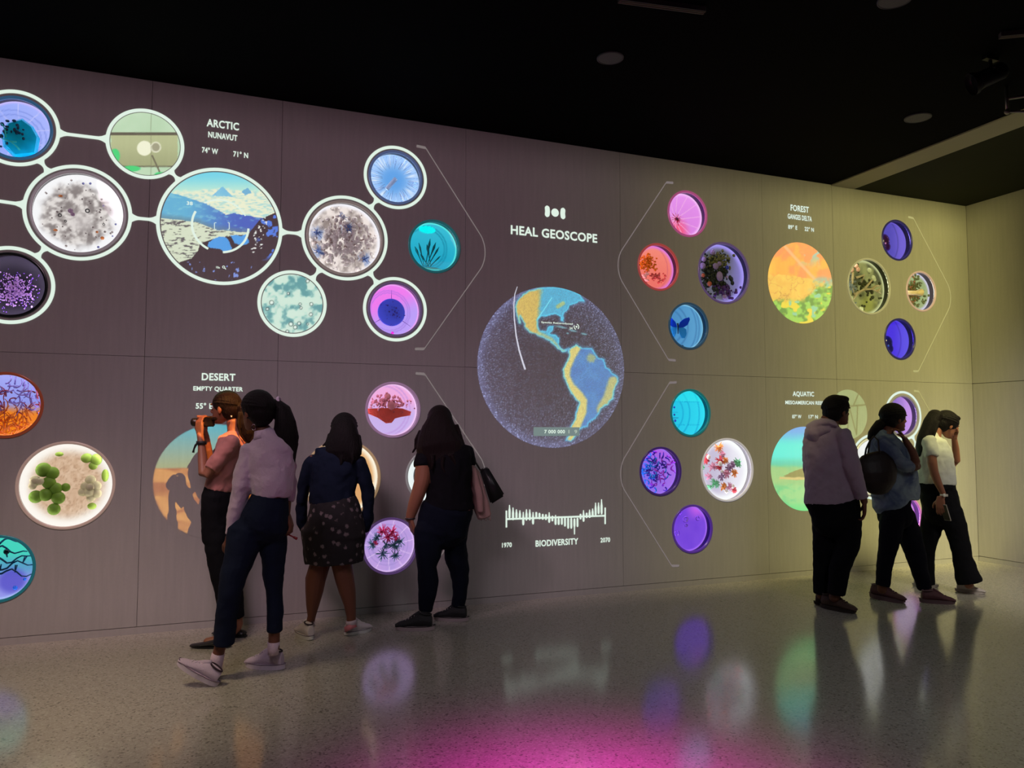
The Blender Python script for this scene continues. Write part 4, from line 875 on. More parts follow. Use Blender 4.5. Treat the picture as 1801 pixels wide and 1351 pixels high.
# 21 moss cap
def sp21(root, u, v, r):
    cloud(root, 'moss', smat('moss_mix', (96, 104, 56), var=.4, vscale=60), u, v, r, 200, -.25, .0, .34, .4, (.03, .08), (.004, .03), 71, 5); cloud(root, 'rust_moss', smat('rust_moss', (150, 96, 60)), u, v, r, 50, -.45, .0, .2, .34, (.03, .06), (.02, .035), 72, 5)
    S = SP(u, v, r); bm = bmesh.new(); tube(bm, [S(-.85, -.1, .04), S(-.2, -.08, .045), (S(.1, -.04, .05)), S(.3, -.06, .04)], [r*.11, r*.12, r*.2, r*.06], 10); bm_obj('pale_mushroom', bm, smat('cream_mushroom', (250, 224, 190)), root, True)
porthole('moss_cap', 'round mossy window with a pale mushroom, rightmost of the forest group', lambda nx, ny: glow(mixc(C(150, 170, 110), C(190, 205, 150), fbm(nx, ny, 4, 3)), nx, ny, C(225, 220, 250), .78), (240, 240, 225), 1.8, sp21, (190, 160, 150), (50, 36, 70))
# 23 cyan arcs
def pl23(nx, ny):
    c = arcs(mixc(C(30, 195, 232), C(45, 222, 245), (nx+1)/2), nx, ny, -1.0, 0, (.85, 1.2, 1.7), C(10, 150, 205), .035); c = mixc(c, C(50, 240, 245), (ny > .5)*.5)
    for y in (.04, -.22): c = mixc(c, C(20, 80, 150), seg(nx, ny, (-.95, y), (-.4, y), .012))
    return mixc(c, C(10, 165, 215), seg(nx, ny, (-.9, .5), (.7, .5), .012)+seg(nx, ny, (-.9, -.52), (.7, -.52), .012))
porthole('cyan_arcs', 'round bright cyan window with concentric arcs, top of the aquatic group', pl23, (60, 225, 250), 2.2, lambda root, u, v, r: lumps(root, 'violet_bead', smat('violet_bead', (90, 70, 190)), u, v, r, [(-.66, .24, .05, .02), (-.66, -.08, .05, .02), (-.62, -.34, .06, .02)], 8), (30, 120, 125), (8, 62, 76))
# 24 blue coral
def pl24(nx, ny): return glow(mixc(mixc(C(130, 110, 235), C(170, 110, 230), (nx+1)/2), C(190, 90, 220), sstep(.2, .9, ny)*.6), nx, ny, C(165, 115, 245), .9)
def sp24(root, u, v, r):
    rd = random.Random(81)
    for nm, m, n, cx, cy, s in (('blue_coral', smat('coral_blue', (60, 185, 250)), 34, -.5, -.05, .3), ('violet_coral', smat('coral_violet', (90, 60, 190)), 30, -.1, .2, .35), ('pink_coral', smat('coral_pink', (215, 90, 225)), 22, .1, .1, .35)):
        P = [curl(rd, max(-.8, min(.7, rd.gauss(cx, s))), max(-.7, min(.75, rd.gauss(cy, s))), .26, rd.uniform(-.7, .7), rd.uniform(.008, .03)) for _ in range(n)]
        stems(root, nm, m, u, v, r, P, .04, True)
    lumps(root, 'magenta_bead', smat('magenta_bead', (205, 60, 190)), u, v, r, [(-.1, .8, .1, .02, .5)])
porthole('blue_coral', 'round purple window with blue and violet coral branches', pl24, (160, 130, 255), 2.2, sp24, (64, 40, 110), (30, 12, 62))
# 25 reef
def sp25(root, u, v, r):
    rd = random.Random(91); S = SP(u, v, r)
    for nm, c_, L_ in (('red_coral', (225, 70, 85), ((-.72, .35, .2), (-.15, .3, .2), (-.2, .1, .16), (.4, -.68, .12))), ('orange_coral', (240, 150, 70), ((-.2, .72, .22), (.05, .3, .16), (.4, -.12, .18), (-.05, -.55, .16))), ('green_coral', (105, 190, 140), ((-.35, -.42, .22), (.55, .22, .2), (-.85, .1, .12), (-.6, -.55, .12))),
                       ('pink_coral', (225, 150, 185), ((-.45, .1, .2), (.1, -.12, .2), (-.6, -.2, .16), (.2, -.55, .16), (-.05, .5, .14))), ('mauve_coral', (160, 120, 165), ((.2, .05, .2), (-.1, -.2, .18), (.35, .15, .14)))):
        for x, y, ln in L_:
            bm = bmesh.new(); tuft(bm, S, x, y, 40, ln, rd, r*.02, .02); bm_obj(nm, bm, smat('reef_'+nm, c_), root)
    bm = bmesh.new(); tuft(bm, S, .02, -.72, 7, .16, rd, r*.025, .03); bm_obj('white_starfish', bm, smat('starfish', (250, 245, 240)), root); lumps(root, 'shell', smat('shell_white', (250, 240, 235)), u, v, r, [(-.66, .42, .08, .05), (-.22, .2, .09, .05), (.3, -.55, .07, .04), (-.15, -.05, .05, .05)], 8)
porthole('reef', 'large glowing white round window of red, orange and green corals', lambda nx, ny: glow(mixc(C(205, 195, 220), C(240, 235, 246), sstep(-.4, .6, nx)), nx, ny, C(255, 255, 255), .7), (255, 250, 255), 3.4, sp25, (200, 196, 205), (150, 146, 155))
# 26 violet bubbles
def pl26(nx, ny): return glow(mixc(mixc(C(110, 60, 215), C(130, 80, 225), fbm(nx, ny, 2, 3)), C(205, 100, 235), sstep(.2, .9, ny)*sstep(-.2, .5, nx)), nx, ny, C(170, 110, 250), .9)
def sp26(root, u, v, r):
    S = SP(u, v, r); m = smat('bubble_lilac', (190, 150, 240), rough=.15, spec=.8)
    for x, y, q in ((-.15, .38, .14), (.48, .4, .11), (-.6, -.2, .13), (-.45, .68, .11), (-.75, .5, .08), (-.12, .12, .08)):
        bm = bmesh.new(); lathe(bm, [(r*q*.5, 0), (r*q*.7, -.012), (r*q*.92, -.012), (r*q, 0)], 20, S(x, y, .006)); bm_obj('bubble', bm, m, root, True)
porthole('violet_bubbles', 'round violet window with lilac bubbles, lowest of the aquatic group', pl26, (170, 110, 255), 2.2, sp26, (84, 50, 150), (36, 14, 78))
# 27-30 behind the three people
def sp27(root, u, v, r):
    lumps(root, 'pale_bead', smat('pale_bead', (225, 235, 255), rough=.1), u, v, r, [(-.32, .3, .14, .03), (-.5, .55, .07, .03)], 10); cloud(root, 'mauve_grit', smat('mauve_grit', (120, 90, 170)), u, v, r, 50, -.25, -.25, .2, .2, (.02, .05), (.004, .02), 95, 5)
porthole('lilac_eye', 'round lilac window inside a white ring between the two women on the right', lambda nx, ny: arcs(mixc(C(150, 115, 205), C(205, 150, 240), sstep(-.2, .8, nx)), nx, ny, -.7, 0, (1.1, 1.25), C(170, 130, 215), .04), (205, 160, 255), 2.0, sp27, (130, 125, 130), (50, 36, 76))
porthole('pale_reef', 'large glowing white round window mostly hidden by the woman with the tote', lambda nx, ny: glow(mixc(C(240, 240, 235), C(255, 255, 255), fbm(nx, ny, 5, 3)), nx, ny, C(255, 255, 255), .7), (255, 255, 250), 3.0, lambda root, u, v, r: lumps(root, 'grey_coral', smat('grey_coral', (170, 175, 170)), u, v, r, [(-.1, .35, .1, .02), (.05, .2, .12, .02), (.3, .4, .1, .02), (-.1, -.2, .14, .02)], 9), (200, 200, 195), (150, 150, 146))
porthole('blue_blade', 'round blue violet window partly hidden behind the woman in the white tee', lambda nx, ny: mixc(C(96, 70, 225), C(140, 120, 250), sstep(-.4, .5, ny)), (120, 100, 255), 2.0, lambda root, u, v, r: stems(root, 'dark_blade', smat('dark_blade', (40, 24, 60)), u, v, r, [[(-.8, .1, .03), (-.3, -.15, .03), (.2, -.3, .03)]], .06), (64, 50, 120), (24, 14, 60))
porthole('pink_glow', 'round glowing pinkish white window between the walking women\'s legs', lambda nx, ny: glow(mixc(C(235, 200, 250), C(250, 225, 255), fbm(nx, ny, 3, 3)), nx, ny, C(190, 90, 220), .88), (235, 160, 255), 2.6, lambda root, u, v, r: lumps(root, 'violet_bead', smat('violet_bead', (90, 70, 190)), u, v, r, [(-.3, -.3, .1, .02)], 8), (190, 110, 200), (84, 36, 110))
# ------------------------------------------------------------------ ceiling fittings
def ceil_speaker(x, y, r, label):
    root = empty('ceiling_speaker', (x, y, HC), label, 'speaker', 'round ceiling speakers')
    bm = bmesh.new(); n = 32; rings = []
    for rr, z in ((r, HC), (r, HC-.008), (r-.008, HC-.012), (r-.012, HC-.006)): rings.append([bm.verts.new((x+rr*math.cos(2*PI*k/n), y+rr*math.sin(2*PI*k/n), z)) for k in range(n)])
    for i in range(3):
        for k in range(n): bm.faces.new((rings[i][k], rings[i][(k+1) % n], rings[i+1][(k+1) % n], rings[i+1][k]))
    bm_obj('bezel', bm, mat('speaker_bezel', (.10, .10, .11), .6), root, True)
    bm = bmesh.new(); v0 = bm.verts.new((x, y, HC-.012)); ring = [bm.verts.new((x+(r-.011)*math.cos(2*PI*k/n), y+(r-.011)*math.sin(2*PI*k/n), HC-.008)) for k in range(n)]
    for k in range(n): bm.faces.new((v0, ring[(k+1) % n], ring[k]))
    bm_obj('grille', bm, mat('speaker_grille', (.16, .16, .17), .7, bump=.6, bscale=220), root, True)
ceil_speaker(2.627, -1.603, .095, 'round ceiling speaker above the globe'); ceil_speaker(5.537, -1.647, .105, 'round ceiling speaker near the pale ceiling strip'); ceil_speaker(3.88, -2.90, .10, 'round ceiling speaker at the top edge of the picture')
def rail(a, b, label, z=HC-.02, w=.022):
    root = empty('light_track', ((a[0]+b[0])/2, (a[1]+b[1])/2, HC), label, 'light track')
    d = (Vector(b)-Vector(a)).normalized(); n = Vector((-d.y, d.x))*w; P = []
    for off, zz in ((n, HC), (-n, HC), (-n, z-.012), (n, z-.012)): P.append((off, zz))
    bm = bmesh.new(); A = [bm.verts.new((a[0]+o.x, a[1]+o.y, zz)) for o, zz in P]; B = [bm.verts.new((b[0]+o.x, b[1]+o.y, zz)) for o, zz in P]
    for k in range(4): bm.faces.new((A[k], A[(k+1) % 4], B[(k+1) % 4], B[k]))
    bm.faces.new(A[::-1]); bm.faces.new(B); bm_obj('track_body', bm, mat('track_grey', (.13, .12, .12), .5, metal=.3), root)
    for s in (-1, 1):
        bm = bmesh.new(); c = [(x+n.x*.45*s, y+n.y*.45*s) for x, y in (a, b)]; tube(bm, [(c[0][0], c[0][1], z-.012), (c[1][0], c[1][1], z-.012)], .004, 6); bm_obj('conductor', bm, mat('track_copper', (.2, .15, .1), .4, metal=.8), root)
rail((2.30, -2.30), (2.86, -2.385), 'short grey light track at the top of the ceiling'); rail((4.86, -2.86), (5.9, -3.55), 'dark light track at the top right of the ceiling')
def spot_fixture(x, y, label):
    root = empty('track_spotlight', (x, y, HC), label, 'spotlight'); dk = mat('fixture_black', (.02, .02, .02), .4, metal=.2, spec=.3)
    bm = bmesh.new(); tube(bm, [(x, y, HC), (x, y, HC-.10)], .012, 10); bm_obj('stem', bm, dk, root)
    bm = bmesh.new(); box(bm, x-.06, x+.06, y-.02, y+.02, HC-.02, HC); bm_obj('adapter', bm, dk, root)
    d = Vector((-.55, .35, -.28)).normalized(); c = Vector((x, y, HC-.13)); bm = bmesh.new(); tube(bm, [c-d*.10, c-d*.08, c+d*.07, c+d*.10], [.045, .06, .06, .068], 20); bm_obj('lamp_barrel', bm, dk, root, True)
    bm = bmesh.new(); tube(bm, [c+d*.1, c+d*.112, c+d*.14], [.068, .078, .08], 20, False); bm_obj('hood_ring', bm, mat('fixture_ring', (.06, .055, .05), .4, metal=.4), root, True)
    bm = bmesh.new(); tube(bm, [c+Vector((0, 0, .03))+d.cross(Vector((0, 0, 1))).normalized()*.07, c+Vector((0, 0, .06)), c+Vector((0, 0, .03))-d.cross(Vector((0, 0, 1))).normalized()*.07], .007, 8); bm_obj('yoke', bm, mat('fixture_ring', (.06, .055, .05), .4, metal=.4), root, True)
spot_fixture(5.12, -2.60, 'black cylinder track spotlight at the top right')
root = empty('hanging_bracket', (5.66, -2.33, HC), 'open metal hanging bracket catching light at the right edge', 'bracket'); br = mat('bracket_steel', (.32, .30, .27), .35, metal=.7)
bm = bmesh.new(); tube(bm, [(5.66, -2.33, HC), (5.66, -2.33, HC-.20)], .012, 8); bm_obj('drop_rod', bm, br, root, True)
bm = bmesh.new(); tube(bm, [(5.66, -2.33, HC-.10), (6.30, -2.75, HC-.03)], .012, 8); bm_obj('upper_arm', bm, br, root, True)
bm = bmesh.new(); tube(bm, [(5.66, -2.33, HC-.20), (6.30, -2.75, HC-.26)], .012, 8); bm_obj('lower_arm', bm, br, root, True)
bm = bmesh.new(); ball(bm, (5.66, -2.33, HC-.20), .022, seg=10); bm_obj('clamp', bm, br, root, True)
bm = bmesh.new(); box(bm, 5.95, 6.35, -2.80, -2.50, HC-.12, HC-.09); bm_obj('mount_plate', bm, br, root)
# ------------------------------------------------------------------ people
def remeshed(name, bm, m, parent, voxel, smooth_it=4, dec=None, disp=None):
    me = bpy.data.meshes.new('raw'); bm.normal_update(); bm.to_mesh(me); bm.free()
    o = bpy.data.objects.new('raw', me); COL.objects.link(o)
    r = o.modifiers.new('r', 'REMESH'); r.mode = 'VOXEL'; r.voxel_size = voxel
    if smooth_it:
        s = o.modifiers.new('s', 'SMOOTH'); s.factor = .5; s.iterations = smooth_it
    if disp:
        t = bpy.data.textures.get('folds') or bpy.data.textures.new('folds', 'CLOUDS'); t.noise_scale = .085; t.noise_depth = 2
        q = o.modifiers.new('q', 'DISPLACE'); q.texture = t; q.texture_coords = 'GLOBAL'; q.strength = disp; q.mid_level = .5
        s2 = o.modifiers.new('s2', 'SMOOTH'); s2.factor = .5; s2.iterations = 2
    if dec:
        d = o.modifiers.new('d', 'DECIMATE'); d.ratio = dec
    dg = bpy.context.evaluated_depsgraph_get(); out = bpy.data.meshes.new_from_object(o.evaluated_get(dg))
    bpy.data.objects.remove(o); bpy.data.meshes.remove(me); out.name = name; out.materials.clear()
    return link_mesh(name, out, m, parent, None, True)
def ring_loft(bm, P, n=16, round_caps=True, flat_end=False):
    """P: list of (centre, side_radius, depth_radius); cross-sections facing the path, depth axis along the view"""
    rings = []; k_ = len(P)
    for i, (c, a, b) in enumerate(P):
        t = (P[min(i+1, k_-1)][0]-P[max(i-1, 0)][0]).normalized()
        s = t.cross(FH)
        s = CR.copy() if s.length < .25 else s.normalized()
        s = (s-t*s.dot(t)).normalized(); d = s.cross(t).normalized()
        rings.append((c, t, [c+s*(a*math.cos(2*PI*j/n))+d*(b*math.sin(2*PI*j/n)) for j in range(n)]))
    def cap(idx, sgn):
        c, t, R = rings[idx]; a = min(P[idx][1], P[idx][2])
        return [[c+t*sgn*a*.45+(q-c)*.75 for q in R], [c+t*sgn*a*.68+(q-c)*.35 for q in R]]
    seq = [R for _, _, R in rings]
    if round_caps: seq = cap(0, -1)[::-1]+seq+([] if flat_end else cap(-1, 1))
    V = [[bm.verts.new(q) for q in R] for R in seq]
    for i in range(len(V)-1):
        for j in range(n): bm.faces.new((V[i][j], V[i][(j+1) % n], V[i+1][(j+1) % n], V[i+1][j]))
    bm.faces.new(V[0][::-1]); bm.faces.new(V[-1])
class Person:
    def __init__(s, label, foot_px, shrink=.011):
        base = floorpt(*foot_px); s.fd = fdist(base); s.k = s.fd/FPX
        s.root = empty('person', base, label, 'person'); s.shrink = shrink; s.body = bmesh.new(); s.base = base
    def pt(s, cr, x, y, off=0): return at(*cr(x, y), s.fd+off)
    def path(s, cr, pts, grow=0., spread=1.0):
        out = []
        for (x, y, off, hw, dep) in pts:
            fd = s.fd+off; out.append((at(*cr(x, y), fd), max(.006, hw/cr.k*fd/FPX*spread+grow), max(.006, dep+grow)))
        return out
    def skin(s, cr, pts, caps=True): ring_loft(s.body, s.path(cr, pts), 14, caps)
    def cloth(s, bm, cr, pts, caps=True, body=True, flat=True):
        ring_loft(bm, s.path(cr, pts), 18, caps, flat)
        if body: ring_loft(s.body, s.path(cr, pts, -s.shrink), 12, caps, flat)
    def done_body(s, m, voxel=.0048): return remeshed('body', s.body, m, s.root, voxel, 3, .45)
def frame(fwd, up):
    f = Vector(fwd).normalized(); u = Vector(up); u = (u-f*u.dot(f)).normalized(); return f, u, u.cross(f)   # forward, up, left
HEAD = [(0, .082, .030, .020), (.018, .092, .0, .036), (.045, .094, -.035, .051), (.075, .094, -.070, .061), (.110, .088, -.090, .069), (.140, .096, -.100, .074), (.172, .088, -.101, .074), (.203, .058, -.078, .057), (.222, .018, -.042, .026)]
def head(bm, chin, fwd, up, h=.225, ears=True, k_w=1.0):
    """continuous head: skull, jaw, nose, lips, brow, ears; returns its frame"""
    f, u, l = frame(fwd, up); k = h/.225; R = []
    W_ = lambda x, y, z: chin+f*(x*k)+l*(y*k*k_w)+u*(z*k)
    for z, xf, xb, hw in HEAD:
        ring = []
        for j in range(20):
            a = 2*PI*j/20; c = math.cos(a); e = abs(c)**.9*(1 if c > 0 else -1); ring.append(bm.verts.new(W_((xf+xb)/2+(xf-xb)/2*e, hw*math.sin(a), z)))
        R.append(ring)
    for i in range(len(R)-1):
        for j in range(20): bm.faces.new((R[i][j], R[i][(j+1) % 20], R[i+1][(j+1) % 20], R[i+1][j]))
    bm.faces.new(R[0][::-1]); bm.faces.new(R[-1])
    tube(bm, [W_(.086, 0, .128), W_(.100, 0, .105), W_(.112, 0, .084), W_(.098, 0, .072)], [.007*k, .010*k, .013*k, .010*k], 8)
    for s_ in (-1, 1): ball(bm, W_(.098, s_*.011, .078), .009*k, seg=8)
    rot = Matrix((( f.x, l.x, u.x, 0), (f.y, l.y, u.y, 0), (f.z, l.z, u.z, 0), (0, 0, 0, 1)))
    for z, q in ((.052, .0075), (.041, .0085)): ball(bm, W_(.093, 0, z), q*k, 1.0, 2.6, .8, 8, rot)
    ball(bm, W_(.090, 0, .016), .016*k, .8, 1.2, .8, 8, rot)
    for s_ in (-1, 1): ball(bm, W_(.092, s_*.03, .134), .012*k, .6, 2.0, .7, 8, rot)
    if ears:
        for s_ in (-1, 1): ball(bm, W_(-.004, s_*.073, .098), .028*k, .62, .34, 1.12, 10, rot)
    return W_, rot, k
def face_details(P, W_, rot, k, brow=True):
    for s_ in (-1, 1):
        bm = bmesh.new(); ball(bm, W_(.079, s_*.031, .113), .0115*k, seg=10); bm_obj('eye', bm, mat('eye_white', (.55, .53, .5), .2), P.root, True)
        bm = bmesh.new(); ball(bm, W_(.0875, s_*.031, .113), .006*k, seg=8); bm_obj('iris', bm, mat('eye_iris', (.02, .012, .008), .15), P.root, True)
        if brow: bm = bmesh.new(); tube(bm, [W_(.098, s_*.014, .134), W_(.097, s_*.032, .139), W_(.086, s_*.050, .133)], [.0025*k, .0035*k, .002*k], 6); bm_obj('eyebrow', bm, HAIRM, P.root, True)
    bm = bmesh.new()
    for z, q in ((.052, .0052), (.042, .006)): ball(bm, W_(.0975, 0, z), q*k, .9, 3.2, .75, 8, rot)
    bm_obj('lips', bm, mat('lip_tone', (118, 62, 54), .45), P.root, True)
def hair_cap(bm, W_, rot, k, front=.0, low=.06, grow=1.0):
    """skull cap of hair behind the hairline"""
    ball(bm, W_(-.012, 0, .142), .1*k*grow, 1.02, .84, .94, 20, rot); ball(bm, W_(-.045, 0, .10), .075*k*grow, .9, .98, 1.0, 16, rot)
    for i in range(15):                                           # combed strands front to back
        ph = math.radians(-84+12*i); P_ = []
        for j in range(9):
            t = math.radians(8+j*19.5); P_.append(W_(-.012+.1035*grow*math.cos(t), .086*grow*math.sin(t)*math.sin(ph), .142+.0955*grow*math.sin(t)*math.cos(ph)-.012*(j/8)))
        tube(bm, P_, [.0025*k]+[.0045*k]*7+[.003*k], 6)
def hand(bm, wrist, d, n, thumb_side=1, size=1.0, curl=(.35, .45, .35), spread=.06, thumb_in=.5, curls=None):
    """palm and five separate bent fingers; d = finger direction, n = way the palm faces"""
    d = Vector(d).normalized(); n = Vector(n); n = (n-d*n.dot(d)).normalized(); s = d.cross(n)*thumb_side; q = size
    for i in range(4):                                            # palm: four bars closing into one pad
        o = s*((1.5-i)*.0185*q); tube(bm, [wrist-d*.02*q+o*.55, wrist+d*.02*q+o*.85, wrist+d*.055*q+o, wrist+d*.088*q+o*1.02], [.0135*q, .0145*q, .0135*q, .0105*q], 8)
    for i, ln in enumerate((.92, 1.0, .95, .76)):
        a = (1.5-i)*spread; p = wrist+d*.086*q+s*((1.5-i)*.0195*q); dd = (d+s*a).normalized(); ang = 0; P = [p]; cs = curls[i] if curls else curl
        for sl, c in zip((.042, .027, .021), cs):
            ang += c; p = p+(dd*math.cos(ang)+n*math.sin(ang))*(sl*ln*q); P.append(p)
        tube(bm, P, [.0088*q, .0082*q, .0074*q, .0062*q], 8)
    p = wrist+d*.022*q+s*.026*q; dd = (s*.75+d*.65+n*.25).normalized(); P = [p-dd*.01]
    for sl, t in ((.040, .0), (.032, thumb_in), (.026, thumb_in)):
        dd = (dd+(n*.5+d*.5-s*.45)*t).normalized(); p = p+dd*(sl*q); P.append(p)
    tube(bm, P, [.013*q, .0115*q, .0095*q, .0075*q], 8)
SHOE = [(-.02, .032, .088, .030), (.0, .040, .098, .0), (.035, .044, .104, 0), (.075, .046, .106, 0), (.11, .047, .092, 0), (.15, .049, .074, 0), (.195, .050, .060, 0), (.235, .045, .050, 0), (.262, .030, .036, 0)]
def shoe(P, heel, toe, m_up, m_sole, L_=.28, lift=0., sole_h=.026, flat=False, k_h=1.0, name='shoe', extra=None, width=1.0, m_collar=None):
    """heel/toe: world points on the sole's underside; a lofted upper on a moulded sole"""
    f = (toe-heel).normalized(); up0 = Vector((0, 0, 1)); u = (up0-f*f.dot(up0)).normalized(); l = u.cross(f); k = (toe-heel).length/.28
    hgt = .55 if flat else 1.0; bm = bmesh.new(); R = []
    for x, hw, top, _ in SHOE:
        z0 = sole_h*.7; z1 = max(z0+.015, top*hgt*k_h); ring = []
        for j in range(14):
            a = 2*PI*j/14; c, s_ = math.cos(a), math.sin(a); zz = z0+(z1-z0)*(.5+.5*s_) if s_ > -.99 else z0
            ring.append(bm.verts.new(heel+f*((x+.02)*k)+l*(hw*width*math.copysign(abs(c)**.7, c)*k*(1-.35*max(0, s_)))+u*(zz*k)))
        R.append(ring)
    for i in range(len(R)-1):
        for j in range(14): bm.faces.new((R[i][j], R[i][(j+1) % 14], R[i+1][(j+1) % 14], R[i+1][j]))
    bm.faces.new(R[0][::-1]); bm.faces.new(R[-1]); bmesh.ops.recalc_face_normals(bm, faces=bm.faces)
    o = remeshed(name, bm, m_up, P.root, .005, 3)
    bm = bmesh.new(); T, B = [], []; n = 28
    for j in range(n):
        a = 2*PI*j/n; c, s_ = math.cos(a), math.sin(a); x = .13+.152*math.copysign(abs(c)**.8, c); hw = (.05 if x > .13 else .043)*width
        sp = .008*(abs(c)**4)                                    # toe and heel spring
        T.append(bm.verts.new(heel+f*((x)*k)+l*(hw*1.06*s_*k)+u*((sole_h+sp)*k))); B.append(bm.verts.new(heel+f*((x*.985+.002)*k)+l*(hw*s_*k)+u*(sp*k)))
    for j in range(n): bm.faces.new((B[j], B[(j+1) % n], T[(j+1) % n], T[j]))
    bm.faces.new(T); bm.faces.new(B[::-1]); so = bm_obj('sole', bm, m_sole, o)
    if not flat:
        bm = bmesh.new(); tube(bm, [heel+f*((.050+.044*math.cos(a))*k)+l*(.034*width*math.sin(a)*k)+u*((.099*k_h+.004*math.cos(a)*k_h)*k) for a in [2*PI*j/20 for j in range(21)]], .006*k, 6, False); bm_obj('collar', bm, m_collar or mat('shoe_collar', (58, 40, 52), .8), o, True)
        bm = bmesh.new(); tube(bm, [heel+f*(.095*k)+u*(.108*k_h*k), heel+f*(.13*k)+u*(.088*k_h*k), heel+f*(.17*k)+u*(.068*k_h*k)], [.014*k, .017*k, .012*k], 8); bm_obj('tongue', bm, m_up, o, True)
        bm = bmesh.new(); n2 = 28; tube(bm, [heel+f*((.13+.154*math.copysign(abs(math.cos(a))**.8, math.cos(a)))*k)+l*((.05 if math.cos(a) > 0 else .043)*width*1.07*math.sin(a)*k)+u*((sole_h+.010*abs(math.cos(a))**4)*k) for a in [2*PI*j/n2 for j in range(n2+1)]], .0026*k, 5, False); bm_obj('welt', bm, m_collar or mat('shoe_welt', (120, 100, 118), .7), o, True)
        for i in range(4):
            x = .135+i*.022; z = np.interp(x, [q[0]+.02 for q in SHOE], [q[2] for q in SHOE])*k_h+.003
            bm = bmesh.new(); tube(bm, [heel+f*(x*k)+l*(s_*.022*k)+u*((z-abs(s_)*.006)*k) for s_ in (-1, -.5, 0, .5, 1)], .0032*k, 6); bm_obj('lace', bm, m_sole, o, True)
    return o
HAIRM = mat('dark_hair', (.006, .004, .0045), .6, spec=.18, var=.5, vscale=30, bump=.8, bscale=30, stretch=(6, 6, .6))
HAIRB = mat('brown_hair', (.014, .007, .004), .6, spec=.2, var=.5, vscale=30, bump=.8, bscale=30, stretch=(6, 6, .6))
SKIN = mat('skin_tone', (150, 98, 76), .5, spec=.35, var=.06, vscale=14, bump=.08, bscale=120); SKIN2 = mat('skin_tone_deep', (118, 72, 55), .5, spec=.35, var=.06, vscale=14, bump=.08, bscale=120)
def locks(bm, P, cr, L_, rad=7):
    for pts in L_: tube(bm, [P.pt(cr, *q) for q in pts], [rad/cr.k*P.k*(1-.55*i/(len(pts)-1)) for i in range(len(pts))], 6)

# ---- 1 the woman filming
A1, B1 = Crop(290, 670, 4.659), Crop(290, 920, 4.504)
P = Person('woman in pink top and black trousers filming the wall with a small camcorder', (395, 1128))
LF = (-CR*.96+FH*.28).normalized()                                # faces left, a little towards the wall
W_, rot, k = head(P.body, P.pt(A1, 493, 352), LF+Vector((0, 0, .02)), (0, 0, 1), .228)
P.skin(A1, [(560, 330, 0, 52, .055), (566, 400, .0, 50, .056), (575, 460, 0, 60, .07)])
top, tr = bmesh.new(), bmesh.new()
P.cloth(top, A1, [(572, 430, 0, 60, .07), (560, 470, 0, 98, .15), (545, 560, 0, 112, .185), (515, 690, 0, 112, .17), (480, 800, 0, 112, .155), (455, 885, 0, 118, .165)])
P.cloth(top, A1, [(555, 490, -.15, 62, .062), (480, 590, -.17, 66, .06), (400, 690, -.19, 66, .058), (372, 728, -.2, 62, .055)])
P.cloth(top, A1, [(545, 490, .15, 58, .06), (455, 590, .17, 56, .056), (420, 740, .16, 52, .052)])
P.skin(A1, [(400, 690, -.19, 44, .043), (345, 772, -.20, 42, .042), (316, 760, -.19, 38, .038), (308, 640, -.15, 36, .036), (300, 520, -.11, 27, .028), (288, 440, -.09, 26, .026)])
P.skin(A1, [(420, 740, .16, 40, .04), (375, 780, .13, 38, .038), (362, 660, .08, 36, .036), (352, 560, .04, 32, .032), (340, 470, .03, 26, .027), (325, 420, .0, 25, .026)])
hand(P.body, P.pt(A1, 288, 432, -.09), Vector((-.10, .1, 1)), CR*.5+FH*.8, 1, .95, (.5, .7, .5)); hand(P.body, P.pt(A1, 328, 425, .0), Vector((.0, -.15, 1)), -CR*.7-FH*.5, 1, .92, (.5, .7, .5))
P.cloth(tr, A1, [(452, 872, 0, 112, .155), (448, 930, 0, 122, .175), (442, 1010, 0, 124, .175), (440, 1120, 0, 122, .17), (438, 1240, 0, 118, .165), (440, 1300, 0, 112, .16)], flat=False)
P.cloth(tr, B1, [(408, 40, -.07, 92, .09), (415, 200, -.08, 88, .085), (428, 340, -.08, 78, .075), (455, 500, -.08, 68, .065), (478, 640, -.08, 60, .058), (488, 790, -.08, 56, .055)])
P.cloth(tr, B1, [(470, 40, .08, 92, .09), (500, 220, .09, 86, .085), (530, 420, .1, 72, .07), (556, 560, .1, 62, .06), (575, 750, .11, 52, .05)])
P.skin(B1, [(488, 740, -.08, 36, .036), (470, 850, -.09, 36, .036), (440, 925, -.1, 42, .036), (330, 945, -.12, 34, .032)]); P.skin(B1, [(578, 720, .11, 32, .032), (585, 800, .11, 32, .032), (570, 855, .11, 38, .036), (470, 865, .11, 30, .03)])
P.done_body(SKIN); face_details(P, W_, rot, k)
remeshed('top', top, mat('pink_cloth', (186, 120, 112), .85, var=.08, bump=.35, bscale=22, sheen=.2), P.root, .007, 6, disp=.026)
remeshed('trousers', tr, mat('black_cloth', (.006, .006, .008), .9, spec=.12, var=.2, bump=.3, bscale=25), P.root, .008, 5, disp=.016)
h = bmesh.new(); hair_cap(h, W_, rot, k); ring_loft(h, P.path(A1, [(640, 200, .01, 48, .075), (660, 270, .02, 62, .085), (665, 360, .02, 78, .08), (680, 440, .02, 62, .06), (695, 492, .02, 30, .03)])); locks(h, P, A1, [[(610, 260, -.06), (600, 350, -.07), (620, 440, -.06), (660, 500, -.03)], [(690, 240, -.02), (725, 340, -.02), (738, 440, 0), (715, 500, 0)]], 16)
remeshed('hair', h, HAIRB, P.root, .005, 3)
bm = bmesh.new(); p0 = P.pt(A1, 300, 508, -.115); ring_loft(bm, [(p0+Vector((0, 0, z)), .034, .035) for z in (-.012, .012)], 14, False); bm_obj('wrist_band', bm, mat('black_strap', (.012, .011, .012), .6), P.root, True)
